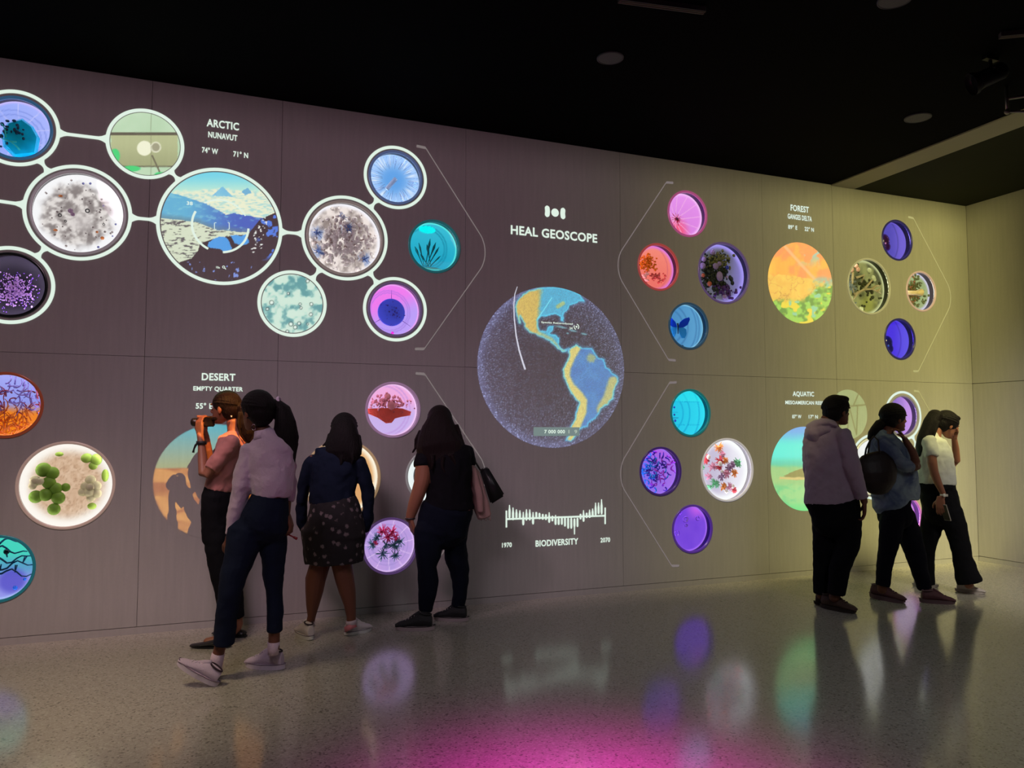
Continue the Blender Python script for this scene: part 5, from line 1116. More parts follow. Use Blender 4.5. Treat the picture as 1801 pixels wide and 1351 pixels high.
bm = bmesh.new(); tube(bm, [P.pt(A1, 275, 505, -.13), P.pt(A1, 250, 530, -.13), P.pt(A1, 238, 560, -.13), P.pt(A1, 232, 588, -.13)], [.009, .008, .006, .009], 6); bm_obj('strap_tail', bm, mat('black_strap', (.012, .011, .012), .6), P.root, True)
bm = bmesh.new(); p0 = P.pt(A1, 545, 285, -.085); tube(bm, [p0, p0-Vector((0, 0, .012))], .005, 8); bm_obj('earring', bm, mat('pearl', (.8, .75, .7), .2), P.root, True)
blk = mat('black_leather', (.008, .008, .009), .35, spec=.5)
def fshoe(P, cr, hx, hy, tx, ty, zh=0., zt=0., **kw):
    a = floorpt(*cr(hx, hy), zh); b = floorpt(*cr(tx, ty), zt); return shoe(P, a, b, **kw)
fshoe(P, B1, 505, 985, 205, 985, m_up=blk, m_sole=blk, flat=True, sole_h=.012, name='flat_shoe'); fshoe(P, B1, 632, 905, 385, 885, m_up=blk, m_sole=blk, flat=True, sole_h=.012, name='flat_shoe')
# the camcorder she holds
cc_ = P.pt(A1, 318, 338, -.05); cx_ = LF; cz_ = Vector((0, 0, 1)); cy_ = cz_.cross(cx_).normalized()
def cpt(x, y, z): return cc_+cx_*x+cy_*y+cz_*z
cam_root = empty('camcorder', cpt(0, 0, -.03), 'small black and gold camcorder held up by the woman in pink', 'camcorder')
cb = mat('camera_black', (.015, .013, .012), .3, spec=.6); cg = mat('camera_gold', (.55, .36, .14), .28, metal=.9)
def obox(name, x0, x1, y0, y1, z0, z1, m, par):
    bm = bmesh.new(); box(bm, 0, 1, 0, 1, 0, 1)
    for v_ in bm.verts: v_.co = cpt(x0+(x1-x0)*v_.co.x, y0+(y1-y0)*v_.co.y, z0+(z1-z0)*v_.co.z)
    bmesh.ops.bevel(bm, geom=bm.edges[:], offset=.006, segments=2, affect='EDGES'); return bm_obj(name, bm, m, par)
obox('camera_body', -.075, .045, -.028, .028, -.032, .030, cb, cam_root); obox('gold_side_panel', -.045, .035, -.031, -.027, -.012, .022, cg, cam_root); obox('top_handle', -.07, .0, -.012, .012, .030, .042, cg, cam_root); obox('viewfinder', -.105, -.07, -.014, .014, .010, .034, cb, cam_root)
bm = bmesh.new(); tube(bm, [cpt(.04, 0, 0), cpt(.062, 0, 0), cpt(.066, 0, 0), cpt(.085, 0, 0)], [.027, .027, .031, .031], 20); bm_obj('lens_barrel', bm, cb, cam_root, True)
bm = bmesh.new(); tube(bm, [cpt(.0852, 0, 0), cpt(.0862, 0, 0)], .025, 20); bm_obj('lens_glass', bm, mat('lens_glass', (.02, .02, .05), .05, spec=.9), cam_root)

# ---- 2 the woman in the white sweater, stepping left
P = Person('woman in a cropped pale sweater and blue jeans stepping left, long ponytail', (412, 1190))
hf = (-CR*.80+FH*.60).normalized()
W_, rot, k = head(P.body, P.pt(A1, 752, 405, 0), hf, (0, 0, 1), .232)
P.skin(A1, [(800, 390, .01, 62, .056), (815, 440, .01, 62, .058), (830, 500, .01, 80, .07)])
top, tr = bmesh.new(), bmesh.new()
P.cloth(top, A1, [(830, 440, .0, 78, .075), (840, 500, .0, 160, .095), (850, 580, 0, 200, .115), (865, 700, 0, 198, .13), (880, 820, 0, 182, .135), (885, 900, 0, 168, .135), (882, 945, 0, 152, .13)])
P.cloth(top, A1, [(690, 560, -.03, 62, .065), (655, 700, -.05, 72, .07), (632, 850, -.06, 74, .07), (605, 1000, -.06, 70, .066), (570, 1140, -.07, 58, .056), (540, 1262, -.08, 42, .042)])
P.cloth(top, A1, [(1005, 590, .06, 58, .06), (1020, 720, .1, 56, .06), (1022, 860, .12, 52, .056), (1010, 985, .1, 42, .046)])
P.skin(A1, [(542, 1240, -.08, 28, .028), (535, 1285, -.08, 27, .024)]); hand(P.body, P.pt(A1, 533, 1290, -.08), Vector((-.03, -.02, -1)), FH*.9+CR*.4, -1, .98, (.25, .35, .25), .03)
P.skin(A1, [(1010, 960, .1, 28, .03), (1000, 1080, .06, 26, .028)]); hand(P.body, P.pt(A1, 1000, 1085, .06), Vector((.3, -.2, -.9)), -CR, 1, .95, (.5, .8, .5))
P.cloth(tr, A1, [(868, 930, 0, 138, .13), (850, 1010, 0, 162, .15), (825, 1100, 0, 190, .165), (800, 1190, 0, 205, .16)], flat=False)
P.cloth(tr, B1, [(640, 60, -.05, 140, .12), (615, 190, -.07, 128, .11), (580, 320, -.09, 112, .1), (540, 430, -.11, 98, .088), (515, 540, -.12, 90, .08), (498, 660, -.11, 84, .074), (482, 800, -.09, 80, .07), (466, 958, -.08, 80, .068)])
P.cloth(tr, B1, [(850, 60, .05, 112, .12), (860, 200, .06, 98, .11), (860, 330, .07, 82, .095), (862, 450, .08, 70, .082), (866, 560, .08, 62, .074), (874, 690, .08, 65, .07), (868, 862, .08, 60, .062)])
P.skin(B1, [(462, 900, -.08, 46, .038), (430, 1010, -.07, 44, .036), (405, 1100, -.06, 44, .036)]); P.skin(B1, [(866, 800, .08, 44, .038), (866, 900, .08, 44, .036), (862, 1000, .08, 44, .036)])
P.done_body(SKIN2)
bm = bmesh.new(); ring_loft(bm, P.path(A1, [(803, 405, .0, 66, .062), (808, 440, 0, 74, .068), (815, 470, 0, 88, .082)]), 18, False); bm_obj('collar', bm, mat('sweater_knit', (196, 172, 196), .9, var=.05, bump=.4, bscale=60, sheen=.3), P.root, True)
remeshed('sweater', top, mat('sweater_knit', (196, 172, 196), .9), P.root, .007, 6, disp=.026)
remeshed('jeans', tr, mat('blue_denim', (22, 29, 50), .9, spec=.15, var=.25, vscale=10, bump=.3, bscale=40), P.root, .0075, 4, disp=.016)
h = bmesh.new(); hair_cap(h, W_, rot, k, grow=1.06)
ring_loft(h, P.path(A1, [(905, 190, .05, 50, .05), (968, 240, .05, 62, .06), (985, 330, .04, 82, .07), (990, 440, .03, 92, .07), (1000, 560, .02, 76, .06), (1012, 650, .01, 54, .045), (1010, 722, .0, 24, .025)]))
locks(h, P, A1, [[(960, 210, .05), (1060, 330, .03), (1088, 460, .02), (1075, 560, .02), (1062, 670, .01)], [(930, 230, .04), (905, 400, .0), (925, 540, -.01), (960, 660, -.01), (990, 730, 0)], [(1000, 300, .06), (1070, 420, .05), (1085, 520, .04), (1050, 690, .03)]], 18)
remeshed('hair', h, HAIRM, P.root, .005, 3)
bm = bmesh.new(); p0 = P.pt(A1, 928, 172, .05)
for i in range(9):
    a = 2*PI*i/9; ball(bm, p0+CU*(.022*math.cos(a))+FH*(.022*math.sin(a))+CR*.004*(i % 2), .013, seg=7)
remeshed('scrunchie', bm, mat('white_scrunchie', (205, 185, 205), .8, bump=.4), P.root, .004, 2)
bm = bmesh.new(); p0 = P.pt(A1, 728, 378, -.06); n = 20
tube(bm, [p0+CU*(.017*math.cos(2*PI*i/n))+CR*(.012*math.sin(2*PI*i/n)) for i in range(n+1)], .0022, 6); bm_obj('hoop_earring', bm, mat('silver', (.75, .72, .72), .2, metal=1), P.root, True)
wsn, wso = mat('white_sneaker', (200, 180, 200), .7, var=.06, bump=.25, bscale=90), mat('sneaker_sole', (215, 200, 215), .6)
sock = mat('white_sock', (215, 190, 205), .9, bump=.4, bscale=120)
for pts in ([(425, 1030, -.07, 48, .042), (410, 1090, -.065, 50, .044), (400, 1145, -.06, 50, .046), (398, 1185, -.06, 46, .044)], [(863, 940, .08, 46, .042), (860, 1000, .08, 44, .040), (857, 1042, .08, 40, .034)]):
    bm = bmesh.new(); ring_loft(bm, P.path(B1, pts), 16, False); bm_obj('sock', bm, sock, P.root, True)
a = floorpt(*B1(385, 1292), 0.0); b = at(*B1(88, 1118), fdist(a)-.03); shoe(P, a, b, wsn, wso, name='sneaker', sole_h=.034, k_h=1.12, width=.92)
fshoe(P, B1, 930, 1160, 640, 1138, m_up=wsn, m_sole=wso, name='sneaker', sole_h=.034, k_h=1.28, width=.92)
red = empty('pencil', P.pt(B1, 985, 95, .05), 'thin red pencil sticking out beside the hip of the woman in jeans', 'pencil')
bm = bmesh.new(); tube(bm, [P.pt(B1, 955, 80, .05), P.pt(B1, 1020, 112, .05)], .0045, 8); bm_obj('pencil_shaft', bm, mat('red_paint', (150, 40, 44), .4), red, True)
bm = bmesh.new(); tube(bm, [P.pt(B1, 1020, 112, .05), P.pt(B1, 1048, 126, .05)], [.0075, .009], 8); bm_obj('pencil_cap', bm, mat('red_paint', (150, 40, 44), .4), red, True)

# ---- 3 the woman in the denim jacket, seen from behind
A3, B3 = Crop(490, 700, 5.196), Crop(490, 900, 5.404)
P = Person('woman in a dark denim jacket and floral skirt seen from behind', (585, 1120))
W_, rot, k = head(P.body, P.pt(A3, 600, 440, .06), FH*.97-CR*.05, (0, 0, 1), .225)
P.skin(A3, [(600, 420, .02, 62, .06), (600, 500, .01, 66, .062)])
top, sk = bmesh.new(), bmesh.new()
P.cloth(top, A3, [(590, 480, .01, 100, .08), (540, 545, 0, 215, .115), (520, 640, 0, 222, .135), (505, 780, 0, 208, .14), (495, 880, 0, 205, .145), (500, 950, 0, 212, .15)])
P.cloth(top, A3, [(315, 560, 0, 62, .07), (255, 700, .02, 64, .068), (222, 860, .04, 56, .062), (210, 1000, .06, 52, .056), (215, 1130, .09, 50, .052), (245, 1200, .11, 46, .048)])
P.cloth(top, A3, [(735, 570, 0, 58, .07), (785, 720, .02, 62, .068), (815, 880, .04, 56, .062), (822, 1000, .06, 52, .056), (815, 1130, .09, 50, .052), (780, 1210, .11, 44, .046)])
P.skin(A3, [(245, 1190, .11, 30, .03), (285, 1250, .13, 28, .028)]); P.skin(A3, [(780, 1200, .11, 30, .03), (735, 1255, .13, 28, .028)])
hand(P.body, P.pt(A3, 285, 1250, .13), Vector((.5, .3, -.75)), CR, 1, .9, (.5, .6, .5)); hand(P.body, P.pt(A3, 735, 1255, .13), Vector((-.5, .3, -.75)), -CR, -1, .9, (.5, .6, .5))
P.cloth(sk, A3, [(505, 920, 0, 205, .145), (512, 1010, 0, 232, .165), (515, 1150, 0, 262, .185), (515, 1270, 0, 280, .19)])
P.cloth(sk, B3, [(520, 160, 0, 300, .19), (522, 300, 0, 292, .185), (527, 420, 0, 280, .18), (528, 482, 0, 272, .175)], True, False)
P.skin(B3, [(405, 380, -.0, 92, .095), (395, 500, 0, 95, .092), (352, 640, .0, 96, .085), (340, 760, .0, 82, .076), (325, 880, 0, 62, .058), (315, 990, 0, 38, .042), (300, 1060, 0, 38, .042)])
P.skin(B3, [(600, 380, .0, 92, .095), (600, 500, 0, 95, .092), (628, 640, .0, 88, .083), (655, 760, .0, 76, .074), (678, 880, 0, 56, .056), (690, 990, 0, 44, .042), (690, 1060, 0, 42, .042)])
P.done_body(SKIN2)
remeshed('denim_jacket', top, mat('dark_denim', (18, 26, 44), .9, spec=.15, var=.2, bump=.3, bscale=30), P.root, .007, 5, disp=.026)
m, N, K, b = nodes('floral_cloth'); tc = N.new('ShaderNodeTexCoord'); vo = N.new('ShaderNodeTexVoronoi'); vo.inputs['Scale'].default_value = 19; K.new(tc.outputs['Object'], vo.inputs['Vector'])
nz = N.new('ShaderNodeTexNoise'); nz.inputs['Scale'].default_value = 70; K.new(tc.outputs['Object'], nz.inputs['Vector']); ad = N.new('ShaderNodeMath'); ad.operation = 'MULTIPLY_ADD'; ad.inputs[1].default_value = .45; K.new(nz.outputs['Fac'], ad.inputs[0]); K.new(vo.outputs['Distance'], ad.inputs[2])
rp = N.new('ShaderNodeValToRGB'); e = rp.color_ramp.elements; e[0].position = .44; e[0].color = (.17, .13, .14, 1); e[1].position = .56; e[1].color = (.010, .007, .009, 1); K.new(ad.outputs[0], rp.inputs[0]); K.new(rp.outputs[0], b.inputs['Base Color']); b.inputs['Roughness'].default_value = .85
remeshed('floral_skirt', sk, m, P.root, .008, 5, disp=.02)
h = bmesh.new(); hair_cap(h, W_, rot, k, grow=1.12)
ring_loft(h, P.path(A3, [(600, 250, .0, 110, .09), (598, 340, -.01, 138, .1), (592, 430, -.02, 160, .1), (588, 510, -.04, 165, .085), (580, 565, -.05, 150, .06)]))
locks(h, P, A3, [[(470, 330, -.02), (440, 410, -.03), (400, 440, -.03)], [(730, 340, -.02), (752, 430, -.03), (750, 520, -.04)], [(480, 480, -.08), (470, 560, -.09), (490, 600, -.09)], [(660, 480, -.09), (680, 560, -.1), (665, 610, -.1)], [(570, 500, -.1), (575, 590, -.11), (560, 625, -.11)]], 22)
remeshed('hair', h, HAIRM, P.root, .0055, 3)
wsn2, pk = mat('white_trainer', (212, 200, 200), .7, bump=.2, bscale=90), mat('pink_panel', (205, 120, 125), .7)
a = floorpt(*B3(310, 1222)); o = shoe(P, a, a+(FH*.80-CR*.62).normalized()*.25, wsn2, mat('trainer_sole', (225, 222, 218), .6), name='trainer', sole_h=.03, k_h=1.25, width=.92)
bm = bmesh.new(); ring_loft(bm, P.path(B3, [(285, 1118, -.015, 48, .036), (287, 1160, -.02, 50, .036)]), 16, False); bm_obj('heel_panel', bm, pk, o, True)
a = floorpt(*B3(640, 1178)); b = floorpt(*B3(880, 1125)); o = shoe(P, a, b, wsn2, MATS['trainer_sole'], name='trainer', sole_h=.03, k_h=1.25, width=.92)
bm = bmesh.new(); ring_loft(bm, P.path(B3, [(672, 1075, -.01, 52, .04), (690, 1120, -.015, 62, .045)]), 16, False); bm_obj('heel_panel', bm, pk, o, True)
for pts in ([(302, 1040, 0, 42, .045), (298, 1090, 0, 44, .046)], [(688, 1030, 0, 48, .046), (692, 1075, 0, 50, .048)]):
    bm = bmesh.new(); ring_loft(bm, P.path(B3, pts), 16, False); bm_obj('sock', bm, mat('grey_sock', (205, 185, 188), .9), P.root, True)

# ---- 4 the woman in black with handbag
A4, B4 = Crop(680, 690, 5.629), Crop(680, 880, 5.404)
P = Person('woman in a black tee and dark jeans with long wavy hair, seen from behind', (765, 1096))
W_, rot, k = head(P.body, P.pt(A4, 520, 440, .05), FH*.90-CR*.35, (0, 0, 1), .228)
P.skin(A4, [(535, 420, .02, 62, .06), (540, 520, .01, 68, .064)])
top, tr = bmesh.new(), bmesh.new()
P.cloth(top, A4, [(560, 510, .0, 120, .085), (575, 580, .0, 235, .12), (600, 680, 0, 250, .145), (620, 800, 0, 225, .155), (622, 920, 0, 212, .16), (618, 1040, 0, 232, .165), (612, 1150, 0, 262, .175)])
P.cloth(top, A4, [(400, 600, -.02, 90, .085), (365, 690, -.04, 98, .085), (362, 742, -.05, 96, .08)])
P.cloth(top, A4, [(790, 590, .06, 70, .08), (825, 700, .12, 62, .075)])
P.skin(A4, [(370, 700, -.05, 80, .065), (362, 800, -.06, 82, .062), (345, 900, -.07, 76, .058), (310, 1010, -.07, 70, .052), (270, 1120, -.06, 60, .045), (238, 1220, -.05, 48, .036), (228, 1262, -.05, 42, .03)])
hand(P.body, P.pt(A4, 240, 1275, -.05), Vector((.25, .1, -.95)), CR*.8+FH*.5, -1, 1.0, (.4, .6, .4)); P.skin(A4, [(825, 690, .12, 52, .055), (800, 850, .2, 46, .048), (700, 960, .26, 40, .042), (600, 1000, .27, 34, .034)]); hand(P.body, P.pt(A4, 600, 1000, .27), -CR, Vector((0, 0, 1)), 1, .95)
P.cloth(tr, A4, [(612, 1120, 0, 245, .165), (608, 1200, 0, 248, .18)], flat=False)
P.cloth(tr, B4, [(575, 90, 0, 248, .18), (540, 200, 0, 248, .185), (520, 300, 0, 245, .18)], flat=False)
P.cloth(tr, B4, [(400, 280, -.06, 140, .13), (395, 420, -.07, 134, .12), (395, 530, -.08, 122, .11), (385, 640, -.09, 90, .09), (398, 760, -.08, 98, .088), (385, 900, -.08, 86, .075), (368, 1050, -.07, 66, .062)])
P.cloth(tr, B4, [(640, 270, .06, 145, .13), (650, 420, .07, 108, .12), (660, 540, .08, 112, .11), (692, 660, .09, 92, .09), (703, 770, .1, 78, .082), (695, 900, .1, 68, .07), (676, 1012, .1, 62, .06)])
P.skin(B4, [(368, 1020, -.07, 44, .04), (365, 1110, -.07, 46, .04)]); P.skin(B4, [(676, 990, .1, 42, .04), (680, 1060, .1, 44, .04)])
P.done_body(SKIN)
remeshed('tee', top, mat('black_jersey', (.006, .0055, .008), .9, spec=.12, var=.15, bump=.3, bscale=20), P.root, .0075, 6, disp=.026)
remeshed('jeans', tr, mat('navy_denim', (13, 18, 33), .9, spec=.15, var=.25, vscale=10, bump=.3, bscale=40), P.root, .0075, 4, disp=.016)
h = bmesh.new(); hair_cap(h, W_, rot, k, grow=1.10)
ring_loft(h, P.path(A4, [(530, 250, .0, 120, .09), (522, 340, -.01, 165, .105), (520, 440, -.02, 205, .11), (525, 540, -.04, 235, .1), (545, 630, -.06, 220, .075), (570, 720, -.09, 150, .05), (580, 770, -.1, 70, .03)]))
locks(h, P, A4, [[(380, 330, 0), (330, 430, -.01), (300, 530, -.02), (255, 600, -.02)], [(370, 400, -.03), (320, 500, -.04), (310, 600, -.04), (345, 640, -.04)], [(690, 320, -.01), (730, 430, -.02), (770, 540, -.03), (800, 640, -.03)], [(450, 620, -.14), (460, 710, -.15), (440, 770, -.15)], [(640, 620, -.13), (680, 710, -.13), (660, 780, -.13)], [(340, 380, .02), (290, 470, .02), (280, 560, .02)], [(560, 640, -.14), (550, 740, -.15), (580, 800, -.15)]], 24)
remeshed('hair', h, mat('auburn_hair', (.010, .004, .0045), .6, spec=.18, var=.5, vscale=30, bump=.8, bscale=30, stretch=(6, 6, .6)), P.root, .0055, 3)
bm = bmesh.new(); p0 = P.pt(A4, 232, 1250, -.05)
ring_loft(bm, [(p0+Vector((0, 0, z)), .040, .036) for z in (-.006, .006)], 16, False); bm_obj('bracelet', bm, mat('dark_bracelet', (.03, .02, .02), .4), P.root, True)
kso = mat('pale_sole', (176, 158, 160), .6); kup = mat('black_mesh_shoe', (.010, .010, .012), .7, bump=.3, bscale=120)
fshoe(P, B4, 432, 1235, 85, 1232, m_up=kup, m_sole=kso, name='black_sneaker', sole_h=.032, k_h=1.25, width=.92, m_collar=kup); fshoe(P, B4, 758, 1150, 452, 1135, m_up=kup, m_sole=kso, name='black_sneaker', sole_h=.032, k_h=1.25, width=.92, m_collar=kup)
for pts in ([(368, 1075, -.07, 48, .044), (366, 1110, -.07, 50, .046)], [(676, 1012, .1, 48, .044), (680, 1055, .1, 52, .046)]):
    bm = bmesh.new(); ring_loft(bm, P.path(B4, pts), 16, False); bm_obj('sock', bm, mat('grey_sock', (205, 185, 188), .9), P.root, True)
bag = empty('handbag', P.pt(A4, 1090, 1100, .10), 'black leather handbag hanging from the shoulder of the woman in black', 'handbag')
bl = mat('bag_leather', (.010, .011, .012), .38, spec=.5, bump=.15, bscale=60)
Q = [(918, 765), (1002, 738), (1172, 1022), (1030, 1112)]; bm = bmesh.new()
F_ = [bm.verts.new(P.pt(A4, *q, .05)) for q in Q]; G_ = [bm.verts.new(P.pt(A4, *q, .16)) for q in Q]
bm.faces.new(F_); bm.faces.new(G_[::-1])
for i in range(4): bm.faces.new((F_[i], G_[i], G_[(i+1) % 4], F_[(i+1) % 4]))
bmesh.ops.recalc_face_normals(bm, faces=bm.faces); bmesh.ops.bevel(bm, geom=bm.edges[:], offset=.014, segments=3, affect='EDGES'); bm_obj('bag_body', bm, bl, bag, True)
for off in (.07, .14):
    bm = bmesh.new(); tube(bm, [P.pt(A4, 760, 545, off-.05), P.pt(A4, 812, 570, off-.03), P.pt(A4, 860, 660, off), P.pt(A4, 930, 775, off)], .007, 8); bm_obj('strap', bm, bl, bag, True)
bm = bmesh.new(); tube(bm, [P.pt(A4, 928, 772, .05), P.pt(A4, 1000, 748, .05)], .005, 6); bm_obj('zip', bm, mat('dark_zip', (.08, .08, .08), .3, metal=.8), bag, True)
sc = empty('scarf', P.pt(A4, 930, 1240, .08), 'pale beige and pink scarf hanging beside the black handbag', 'scarf'); bm = bmesh.new()
ring_loft(bm, P.path(A4, [(845, 735, .06, 24, .03), (870, 800, .07, 52, .035), (885, 900, .08, 72, .035), (905, 1010, .08, 82, .035), (935, 1120, .08, 85, .03), (968, 1235, .08, 72, .02)])); ring_loft(bm, P.path(A4, [(860, 760, .03, 30, .02), (880, 880, .03, 40, .02), (920, 1020, .03, 36, .02), (930, 1180, .03, 30, .015)])); remeshed('scarf_cloth', bm, mat('scarf_cloth', (170, 134, 128), .9, var=.15, vscale=20, bump=.5, bscale=30), sc, .006, 4)
for i in range(9):
    bm = bmesh.new(); x = 905+i*15; tube(bm, [P.pt(A4, x, 1222+4*(i % 2), .08), P.pt(A4, x+4, 1262+6*(i % 3), .08)], .003, 5); bm_obj('fringe', bm, MATS['scarf_cloth'], sc, True)

# ---- 5 the man in the hoodie
A5, B5 = Crop(1390, 670, 6.139), Crop(1390, 860, 5.872)
P = Person('man in a lilac grey hoodie and black trousers looking to the right', (1468, 1070))
hf = (CR*.93+FH*.36).normalized()
W_, rot, k = head(P.body, P.pt(A5, 508, 478), hf+Vector((0, 0, .03)), (0, 0, 1), .238, k_w=1.05)
P.skin(A5, [(425, 400, .0, 88, .066), (420, 450, .0, 92, .068), (420, 520, 0, 110, .08)])
top, tr = bmesh.new(), bmesh.new()
P.cloth(top, A5, [(400, 470, .0, 120, .09), (385, 540, .0, 212, .12), (385, 650, 0, 242, .15), (390, 800, 0, 240, .17), (400, 950, 0, 232, .175), (415, 1100, 0, 248, .175), (430, 1230, 0, 268, .175), (436, 1318, 0, 278, .175)])
P.cloth(top, A5, [(560, 580, -.12, 84, .085), (610, 720, -.16, 92, .085), (650, 880, -.17, 92, .08), (690, 1010, -.17, 84, .074), (735, 1130, -.17, 74, .066), (780, 1270, -.17, 58, .052)])
P.cloth(top, A5, [(235, 580, .1, 76, .08), (200, 720, .14, 66, .075), (200, 900, .16, 58, .07), (225, 1060, .15, 52, .06)])
hd = bmesh.new(); ring_loft(hd, P.path(A5, [(222, 520, -.04, 52, .07), (232, 580, -.05, 62, .09), (262, 640, -.05, 52, .07)])); ring_loft(hd, P.path(A5, [(200, 505, -.02, 36, .08), (300, 455, -.04, 44, .1), (400, 455, -.06, 42, .09), (480, 490, -.07, 32, .06)])); ring_loft(hd, P.path(A5, [(220, 560, -.08, 60, .04), (300, 540, -.10, 66, .04), (400, 520, -.10, 50, .04)]))
P.skin(A5, [(782, 1250, -.17, 36, .034), (800, 1310, -.17, 36, .03)]); hand(P.body, P.pt(A5, 800, 1318, -.17), Vector((.0, .05, -1)), -CR*.9+FH*.3, 1, 1.08, (.35, .75, .7))
P.skin(A5, [(225, 1040, .15, 36, .034), (270, 1180, .13, 34, .03)]); hand(P.body, P.pt(A5, 270, 1190, .13), Vector((.1, 0, -1)), CR, -1, 1.0)
P.cloth(tr, A5, [(432, 1290, 0, 262, .17), (430, 1340, 0, 268, .175)], flat=False)
P.cloth(tr, B5, [(440, 140, 0, 258, .175), (468, 260, 0, 246, .18), (478, 360, 0, 240, .175)], flat=False)
P.cloth(tr, B5, [(370, 300, .06, 140, .13), (358, 450, .07, 116, .12), (345, 600, .08, 104, .105), (325, 780, .09, 86, .09), (318, 950, .09, 78, .08), (320, 1085, .09, 74, .074)])
P.cloth(tr, B5, [(590, 300, -.06, 132, .13), (600, 450, -.07, 122, .125), (585, 600, -.08, 112, .11), (520, 790, -.09, 104, .095), (490, 950, -.09, 92, .085), (475, 1095, -.09, 84, .078)])
P.skin(B5, [(475, 1060, -.09, 52, .045), (450, 1130, -.09, 52, .045)]); P.skin(B5, [(320, 1050, .09, 46, .045), (320, 1110, .09, 46, .045)])
P.done_body(SKIN2); face_details(P, W_, rot, k)
hm = mat('hoodie_fleece', (178, 154, 174), .92, var=.07, bump=.35, bscale=20, sheen=.25)
remeshed('hoodie', top, hm, P.root, .008, 6, disp=.026); remeshed('hood', hd, hm, P.root, .007, 5, disp=.02)
remeshed('trousers', tr, mat('black_cloth', (.006, .006, .008), .9, spec=.12), P.root, .008, 5, disp=.016)
h = bmesh.new(); hair_cap(h, W_, rot, k, grow=1.08); ball(h, W_(.03, 0, .205), .062*k, 1.25, 1.2, .52, 14, rot); ball(h, W_(.075, 0, .195), .03*k, 1.0, 1.7, .7, 12, rot)
remeshed('hair', h, HAIRM, P.root, .005, 2)
bsh = mat('brown_shoe', (84, 60, 52), .7, bump=.2, bscale=80); bso = mat('brown_sole', (60, 46, 40), .7)
fshoe(P, B5, 335, 1225, 680, 1290, m_up=bsh, m_sole=bso, name='brown_shoe', k_h=1.2, m_collar=bso); fshoe(P, B5, 262, 1190, 540, 1215, m_up=bsh, m_sole=bso, name='brown_shoe', k_h=1.2, m_collar=bso)

# ---- 6 the woman with the tote
A6, B6 = Crop(1500, 680, 6.754), Crop(1500, 860, 5.873)
P = Person('woman in a blue grey shirt holding her chin, tote bag on shoulder', (1605, 1058))
hf = (CR*.95+FH*.2).normalized()
W_, rot, k = head(P.body, P.pt(A6, 490, 532), hf+Vector((0, 0, .0)), (0, 0, 1), .232)
P.skin(A6, [(410, 470, .0, 66, .058), (400, 540, 0, 76, .062), (385, 610, 0, 100, .08)])
top, tr = bmesh.new(), bmesh.new()
P.cloth(top, A6, [(360, 570, .0, 130, .08), (365, 650, .0, 170, .14), (395, 760, 0, 205, .165), (450, 900, 0, 240, .17), (490, 1040, 0, 262, .17), (505, 1180, 0, 268, .17), (500, 1330, 0, 275, .17)])
P.cloth(top, B6, [(400, 60, 0, 190, .165), (420, 130, 0, 205, .17), (440, 158, 0, 205, .17)], True, False)
P.cloth(top, A6, [(340, 660, -.14, 95, .08), (430, 770, -.18, 100, .08), (530, 870, -.2, 92, .075), (640, 945, -.2, 78, .066), (690, 965, -.19, 62, .056)])
P.cloth(top, A6, [(420, 640, .15, 80, .08), (520, 760, .2, 80, .075), (600, 870, .2, 70, .066)])
P.skin(A6, [(640, 945, -.2, 52, .046), (728, 955, -.19, 52, .045), (745, 900, -.16, 50, .042), (712, 790, -.11, 48, .04), (655, 690, -.07, 38, .034), (615, 622, -.05, 32, .028)])
hand(P.body, P.pt(A6, 612, 625, -.05), (-CR*.55+CU*.85), (-CR*.8-CU*.4+FH*.2), 1, .95, (.5, .9, .7), .03, .6)
P.skin(A6, [(600, 870, .2, 46, .042), (640, 960, .1, 44, .04), (640, 980, -.02, 38, .034)]); hand(P.body, P.pt(A6, 640, 985, -.04), -FH*.8+CR*.4, Vector((0, 0, 1)), 1, .9, (.5, .6, .4))
P.cloth(tr, B6, [(405, 110, 0, 180, .15), (420, 200, 0, 162, .165), (445, 300, 0, 165, .165)], flat=False)
P.cloth(tr, B6, [(420, 260, -.06, 120, .12), (395, 400, -.06, 112, .11), (380, 520, -.06, 102, .1), (352, 660, -.06, 82, .082), (325, 800, -.06, 72, .074), (305, 1000, -.06, 66, .066)])
P.cloth(tr, B6, [(500, 260, .06, 118, .12), (560, 400, .06, 112, .115), (605, 540, .05, 108, .105), (655, 700, .04, 96, .088), (692, 850, .03, 82, .076), (742, 1035, .03, 66, .066)])
P.skin(B6, [(305, 970, -.06, 44, .04), (300, 1050, -.06, 44, .04)]); P.skin(B6, [(745, 1000, .03, 44, .04), (770, 1070, .03, 44, .04)])
P.done_body(SKIN2); face_details(P, W_, rot, k)
m, N, K, b = nodes('tie_dye_shirt'); tc = N.new('ShaderNodeTexCoord'); nz = N.new('ShaderNodeTexNoise'); nz.inputs['Scale'].default_value = 5; nz.inputs['Detail'].default_value = 4; nz.inputs['Distortion'].default_value = 1.2; K.new(tc.outputs['Object'], nz.inputs['Vector'])
rp = N.new('ShaderNodeValToRGB'); e = rp.color_ramp.elements; e[0].position = .38; e[0].color = L(84, 98, 132); e[1].position = .62; e[1].color = L(150, 166, 178); K.new(nz.outputs['Fac'], rp.inputs[0]); K.new(rp.outputs[0], b.inputs['Base Color']); b.inputs['Roughness'].default_value = .85
remeshed('shirt', top, m, P.root, .0078, 5, disp=.026)
remeshed('trousers', tr, mat('navy_cloth', (.006, .006, .012), .9, spec=.12, bump=.3, bscale=25), P.root, .008, 4, disp=.016)
h = bmesh.new(); hair_cap(h, W_, rot, k, grow=1.08); ring_loft(h, P.path(A6, [(330, 440, 0, 60, .06), (270, 510, 0, 55, .055), (232, 565, 0, 52, .045), (200, 620, 0, 28, .028)])); remeshed('hair', h, HAIRM, P.root, .005, 3)
